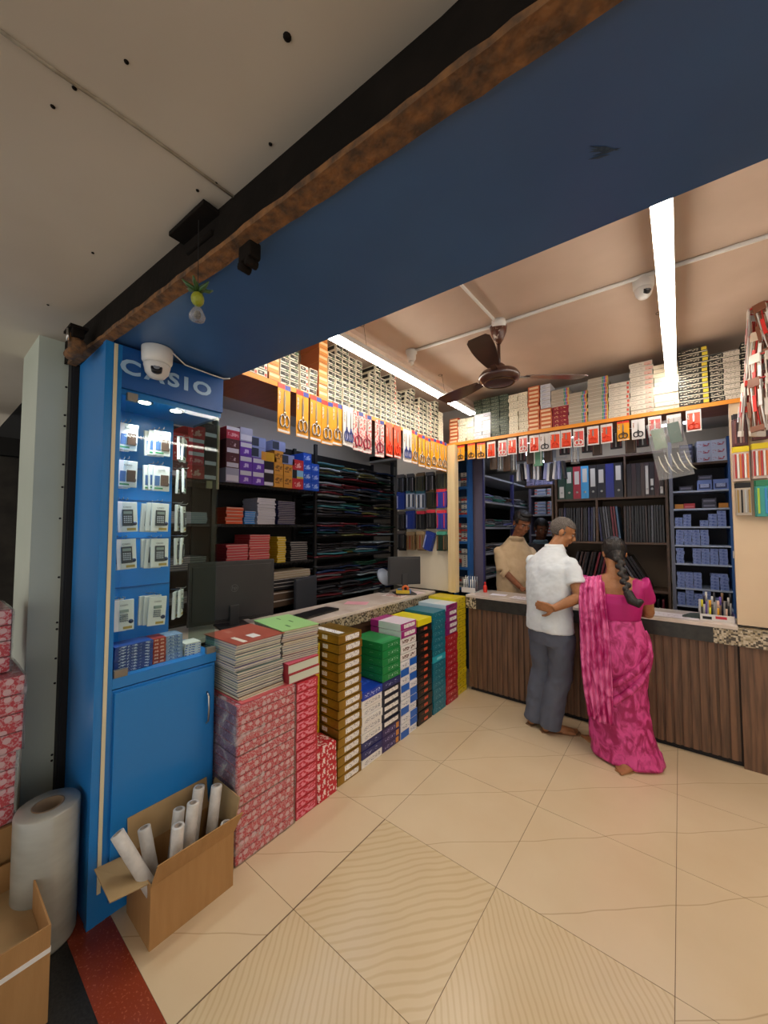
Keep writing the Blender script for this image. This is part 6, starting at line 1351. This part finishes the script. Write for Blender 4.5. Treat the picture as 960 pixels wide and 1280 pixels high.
# blouse
k = MB(); m = BLOUSE
k.loft([(L(0, -.015, .955), .147, .116, yw), (L(0, -.02, 1.0), .155, .118, yw), (L(0, -.025, 1.07), .165, .118, yw), (L(0, -.02, 1.13), .170, .108, yw)], m, 28)
for s_ in (-1, 1):
    k.tube([L(.105*s_, -.055, 1.08), L(.118*s_, -.05, 1.14), L(.128*s_, -.03, 1.20), L(.125*s_, .03, 1.205), L(.10*s_, .075, 1.12)], [.055, .05, .040, .036, .04], m, 14)
k.tube([L(.12, -.01, 1.15), sh+V3(0, 0, .004), sh*.6+el*.4, sh*.42+el*.58], [.058, .062, .058, .054], m, 16); k.tube([L(-.13, -.01, 1.16), sh2+V3(0, 0, .004), sh2*.6+el2*.4, sh2*.42+el2*.58], [.05, .059, .056, .054], m, 16)
fuse(k, 'blouse', t, .0065, 4)
# sari skirt with diagonal drapes
def sf(q, a):
    ph = a+1.2*q
    return .014*math.sin(9*a+q*16)*(.4+q*0+.8*(1-q))+.035*max(0, math.sin(7*(q*2.6+.35*math.cos(a+.9))))*(.5+.5*math.sin(q*PI))+(.05*math.cos(a-.3) if q < .1 else 0)
P = [(.015, .215, .165, .03, -.01), (.08, .205, .160, .025, -.01), (.2, .190, .15, .012, -.01), (.35, .178, .14, 0, -.01), (.5, .178, .138, -.005, -.015), (.62, .187, .142, -.005, -.02), (.74, .192, .148, 0, -.025), (.82, .185, .142, 0, -.02), (.90, .163, .126, 0, -.015), (.955, .148, .114, 0, -.015)]
def interp(z):
    for a, b_ in zip(P, P[1:]):
        if a[0] <= z <= b_[0]:
            u_ = (z-a[0])/(b_[0]-a[0]); return [a[i]+(b_[i]-a[i])*u_ for i in range(5)]
    return P[-1]
k = MB(); R_ = []
for i in range(61):
    z_ = .015+(.955-.015)*i/60; q = interp(z_); R_.append((L(q[3], q[4], z_)-O+V3(0, 0, 0), q[1], q[2], yw))
k.loft(R_, PINKS, 72, fold=sf); o = k.build('sari_skirt', t); wrinkled(o, .012, .05)
# second lower layer, slightly flared and showing beneath the diagonal hem
# pallu: hanging cloth over the left shoulder and down the back
def cloth(name, rows, m, thick=.006, folds=5, amp=.010, nx=36, parent=None):
    """rows: list of (left point, right point); cloth surface with vertical folds"""
    k = MB(); V = []; ny = (len(rows)-1)*6
    for j in range(ny+1):
        u_ = j/6; i = min(int(u_), len(rows)-2); f_ = u_-i; f2 = f_
        A = rows[i][0].lerp(rows[i+1][0], f2); B = rows[i][1].lerp(rows[i+1][1], f2); n_ = (B-A).cross(V3(0, 0, 1))
        n_ = n_.normalized() if n_.length > 1e-6 else V3(0, -1, 0)
        for x in range(nx+1):
            s_ = x/nx; V.append(A.lerp(B, s_)+n_*(amp*math.sin(folds*2*PI*s_+.35*math.sin(j*.35))*(min(1, j/10)+.25)+.02*math.sin(PI*s_)))
    fs = [(j*(nx+1)+x, j*(nx+1)+x+1, (j+1)*(nx+1)+x+1, (j+1)*(nx+1)+x) for j in range(ny) for x in range(nx)]
    k.add([v-Vector(parent.location) for v in V], fs, m, None, True); o = k.build(name, parent)
    s = o.modifiers.new('s', 'SOLIDIFY'); s.thickness = thick; s.offset = 0; wrinkled(o, .006, .04); return o
rows = [(L(-.19, .10, 1.10), L(-.075, .10, 1.14)), (L(-.20, .04, 1.20), L(-.07, .04, 1.235)), (L(-.205, -.035, 1.225), L(-.068, -.03, 1.25)), (L(-.215, -.10, 1.17), L(-.062, -.10, 1.19)), (L(-.218, -.145, 1.06), L(-.055, -.15, 1.06)), (L(-.215, -.165, .92), L(-.045, -.165, .90)), (L(-.212, -.185, .75), L(-.035, -.185, .73)), (L(-.205, -.195, .58), L(-.03, -.195, .55)), (L(-.190, -.195, .43), L(-.03, -.195, .385)), (L(-.175, -.19, .31), L(-.025, -.19, .28))]
cloth('pallu', rows, PINKL, parent=t)
# diagonal tucked fold round the hips and knees
for nm, z0, z1, amp in (('drape_fold', .34, .80, .010), ('drape_fold', .46, .88, .010)):
    k = MB(); n_ = 26; pts = []; rs = []
    for i in range(n_+1):
        s_ = i/n_; a = -PI*.86+s_*PI*.92; z_ = z0+(z1-z0)*(s_**1.6); q = interp(z_); cc = L(q[3], q[4], z_)-O
        x_, y_ = (q[1]+.004)*math.cos(a), (q[2]+.004)*math.sin(a); pts.append(cc+V3(x_*math.cos(yw)-y_*math.sin(yw), x_*math.sin(yw)+y_*math.cos(yw), 0)); rs.append(.012+.012*math.sin(PI*s_))
    k.tube(pts, rs, PINKS, 10); k.build(nm, t)
# ---------------- clerk behind the counter
BEI = mat('beige_shirt_cloth', 'cdb491', .8, bump=.35, bscale=16, c2='c2a884', scale=5)
TR2 = mat('khaki_trousers', 'b09c80', .8, bump=.2, bscale=16)
cx, cy = -1.40, 4.03
t = root('person', (cx, cy, 0), 'person with short black hair in a beige shirt leaning on the counter from behind it', 'person')
O = Vector((cx, cy, 0)); yw = PI+.75    # faces the customers, turned to image right
SK3 = SKIN
hd = L(-.03, .13, 1.645)
k = MB(); hm = headprims(k, hd, PI+yw-.15+.25, .50, SK3, 1.06)
k.tube([L(0, .02, 1.42), L(-.01, .06, 1.50), L(-.02, .10, 1.57)], [.062, .054, .054], SK3, 14)
k.loft([(L(0, -.06, .85), .15, .10, yw), (L(0, -.04, 1.02), .15, .10, yw), (L(0, -.01, 1.2), .165, .105, yw), (L(0, .0, 1.34), .165, .09, yw), (L(0, .02, 1.44), .075, .06, yw)], SK3)
# his right arm (image left) reaches down to the counter, left arm the same
wr = at(652, 737, 3.86); wr.z = .968; wr2 = L(-.10, .40, .966)
wr2 = wr+V3(.03, -.05, .0)
shA = L(.168, 0, 1.335); shB = L(-.168, 0, 1.335)
elA = at(628, 712, 3.93); elB = L(-.24, .10, 1.12)
k.tube([L(.10, 0, 1.33), shA, (shA+elA)/2, elA], [.055, .056, .046, .038], SK3, 12); k.tube([elA, (elA+wr)/2, wr], [.038, .034, .025], SK3, 12)
hand(k, wr, V3(.8, -.35, .0), V3(0, 0, -1), SK3, .32, .95, side=1)
wrB = wr+V3(.16, -.02, .0)
k.tube([L(-.10, 0, 1.33), shB, (shB+elB)/2, elB], [.055, .056, .046, .038], SK3, 12); k.tube([elB, (elB+wrB)/2, wrB], [.038, .034, .025], SK3, 12)
hand(k, wrB, V3(-.9, -.2, .0), V3(0, 0, -1), SK3, .32, .95, side=-1)
for sg in (-1, 1):
    k.tube([L(.085*sg, -.06, .88), L(.09*sg, -.03, .46), L(.09*sg, -.06, .09)], [.088, .055, .036], SK3, 14); foot(k, L(.09*sg, -.07, 0), L(0, 1, 0)-L(0, 0, 0), SK3)
fuse(k, 'body', t, .006, 3); face_children(t, hm, None); hairshell(t, hm, HAIR, 1.10, .32, -.015)
k = MB(); k.ell((0, -.035, .105), (.062, .05, .024), HAIR, Matrix.Translation(-Vector(t.location)) @ hm); k.build('hair_front', t)
k = MB(); m = BEI
k.loft([(L(0, -.05, .80), .185, .135, yw), (L(0, -.05, .95), .178, .133, yw), (L(0, -.03, 1.08), .185, .137, yw), (L(0, -.01, 1.22), .192, .137, yw), (L(0, .0, 1.32), .198, .122, yw), (L(0, .005, 1.37), .178, .105, yw), (L(0, .01, 1.40), .150, .1, yw), (L(0, .02, 1.44), .115, .088, yw), (L(-.0, .04, 1.485), .08, .072, yw)], m, 32)
for a, b_ in ((shA, elA), (shB, elB)): k.ell(tuple(a+V3(0, 0, -.006)), .06, m); k.tube([L(0, 0, 1.30).lerp(a, .6), a*.85+b_*.15, (a+b_)/2, b_, b_+(b_-a)*.03], [.06, .066, .064, .06, .058], m, 18)
k.tube([elA+V3(0, 0, -.005), elA.lerp(wr, .22)], [.06, .055], m, 16)
o = fuse(k, 'shirt', t, .0075, 12); wrinkled(o, .018, .08)
k = MB(); k.loft([(L(-.0, .045, 1.45)-O, .082, .07, yw), (L(-.0, .05, 1.49)-O, .070, .064, yw), (L(0, .052, 1.505)-O, .066, .062, yw), (L(0, .05, 1.475)-O, .086, .08, yw)], m, 22); k.build('collar', t)
k = MB(); m = TR2
k.loft([(L(0, -.06, .74), .16, .125, yw), (L(0, -.06, .84), .165, .128, yw), (L(0, -.06, .93), .155, .12, yw)], m, 22)
for sg in (-1, 1): k.tube([L(.085*sg, -.06, .9), L(.085*sg, -.05, .78), L(.09*sg, -.03, .46), L(.09*sg, -.06, .06)], [.07, .1, .085, .075], m, 18)
fuse(k, 'trousers', t, .009, 4)
# ---------------- second man behind the clerk
cx, cy = -1.33, 4.72
t = root('person', (cx, cy, 0), 'person in dark clothes with a pale blue collar half hidden behind the clerk', 'person')
O = Vector((cx, cy, 0)); yw = PI+.5
DK = mat('dark_printed_shirt', '2c2c30', .8, c2='3c3a3e', scale=20); LBC = mat('pale_blue_collar', '8fb0cc', .7)
DSK = mat('deep_brown_skin', '6a3f2a', .5)
hd = L(0, .08, 1.585); k = MB(); hm = headprims(k, hd, PI+yw+.1, .3, DSK, 1.0)
k.tube([L(0, .0, 1.38), L(0, .03, 1.46), L(0, .06, 1.53)], [.062, .054, .054], DSK, 14)
k.loft([(L(0, 0, .85), .15, .10, yw), (L(0, 0, 1.2), .165, .105, yw), (L(0, .0, 1.36), .16, .09, yw), (L(0, .0, 1.42), .08, .06, yw)], DSK)
for sg in (-1, 1):
    a, b_, c_ = L(.18*sg, 0, 1.34), L(.22*sg, .02, 1.08), L(.2*sg, .08, .86); k.tube([L(.1*sg, 0, 1.35), a, b_], [.055, .054, .038], DSK, 12); k.tube([b_, c_], [.038, .026], DSK, 12); hand(k, c_, V3(0, -.1, -1), L(-sg, 0, 0)-L(0, 0, 0), DSK, .3, .95, side=sg)
    k.tube([L(.085*sg, 0, .86), L(.09*sg, .02, .46), L(.09*sg, 0, .09)], [.088, .055, .036], DSK, 14); foot(k, L(.09*sg, -.03, 0), L(0, 1, 0)-L(0, 0, 0), DSK)
fuse(k, 'body', t, .007, 3); face_children(t, hm, None); hairshell(t, hm, HAIR, 1.09, .3, -.015)
k = MB(); k.loft([(L(0, 0, .78), .175, .13, yw), (L(0, 0, 1.0), .178, .13, yw), (L(0, 0, 1.22), .19, .13, yw), (L(0, 0, 1.33), .19, .11, yw), (L(0, .01, 1.41), .12, .085, yw)], DK, 28)
for sg in (-1, 1): k.tube([L(.1*sg, 0, 1.33), L(.18*sg, 0, 1.345), L(.205*sg, .01, 1.2), L(.215*sg, .02, 1.12)], [.065, .07, .062, .06], DK, 16)
fuse(k, 'shirt', t, .009, 4)
k = MB(); k.loft([(L(0, .02, 1.40)-O, .10, .08, yw), (L(0, .03, 1.45)-O, .072, .064, yw), (L(0, .03, 1.43)-O, .09, .08, yw)], LBC, 22); k.build('collar', t)
k = MB(); k.loft([(L(0, 0, .72), .16, .12, yw), (L(0, 0, .9), .155, .12, yw)], DK, 22)
for sg in (-1, 1): k.tube([L(.085*sg, 0, .88), L(.085*sg, 0, .78), L(.09*sg, .02, .46), L(.09*sg, 0, .06)], [.07, .1, .085, .075], DK, 18)
fuse(k, 'trousers', t, .01, 4)
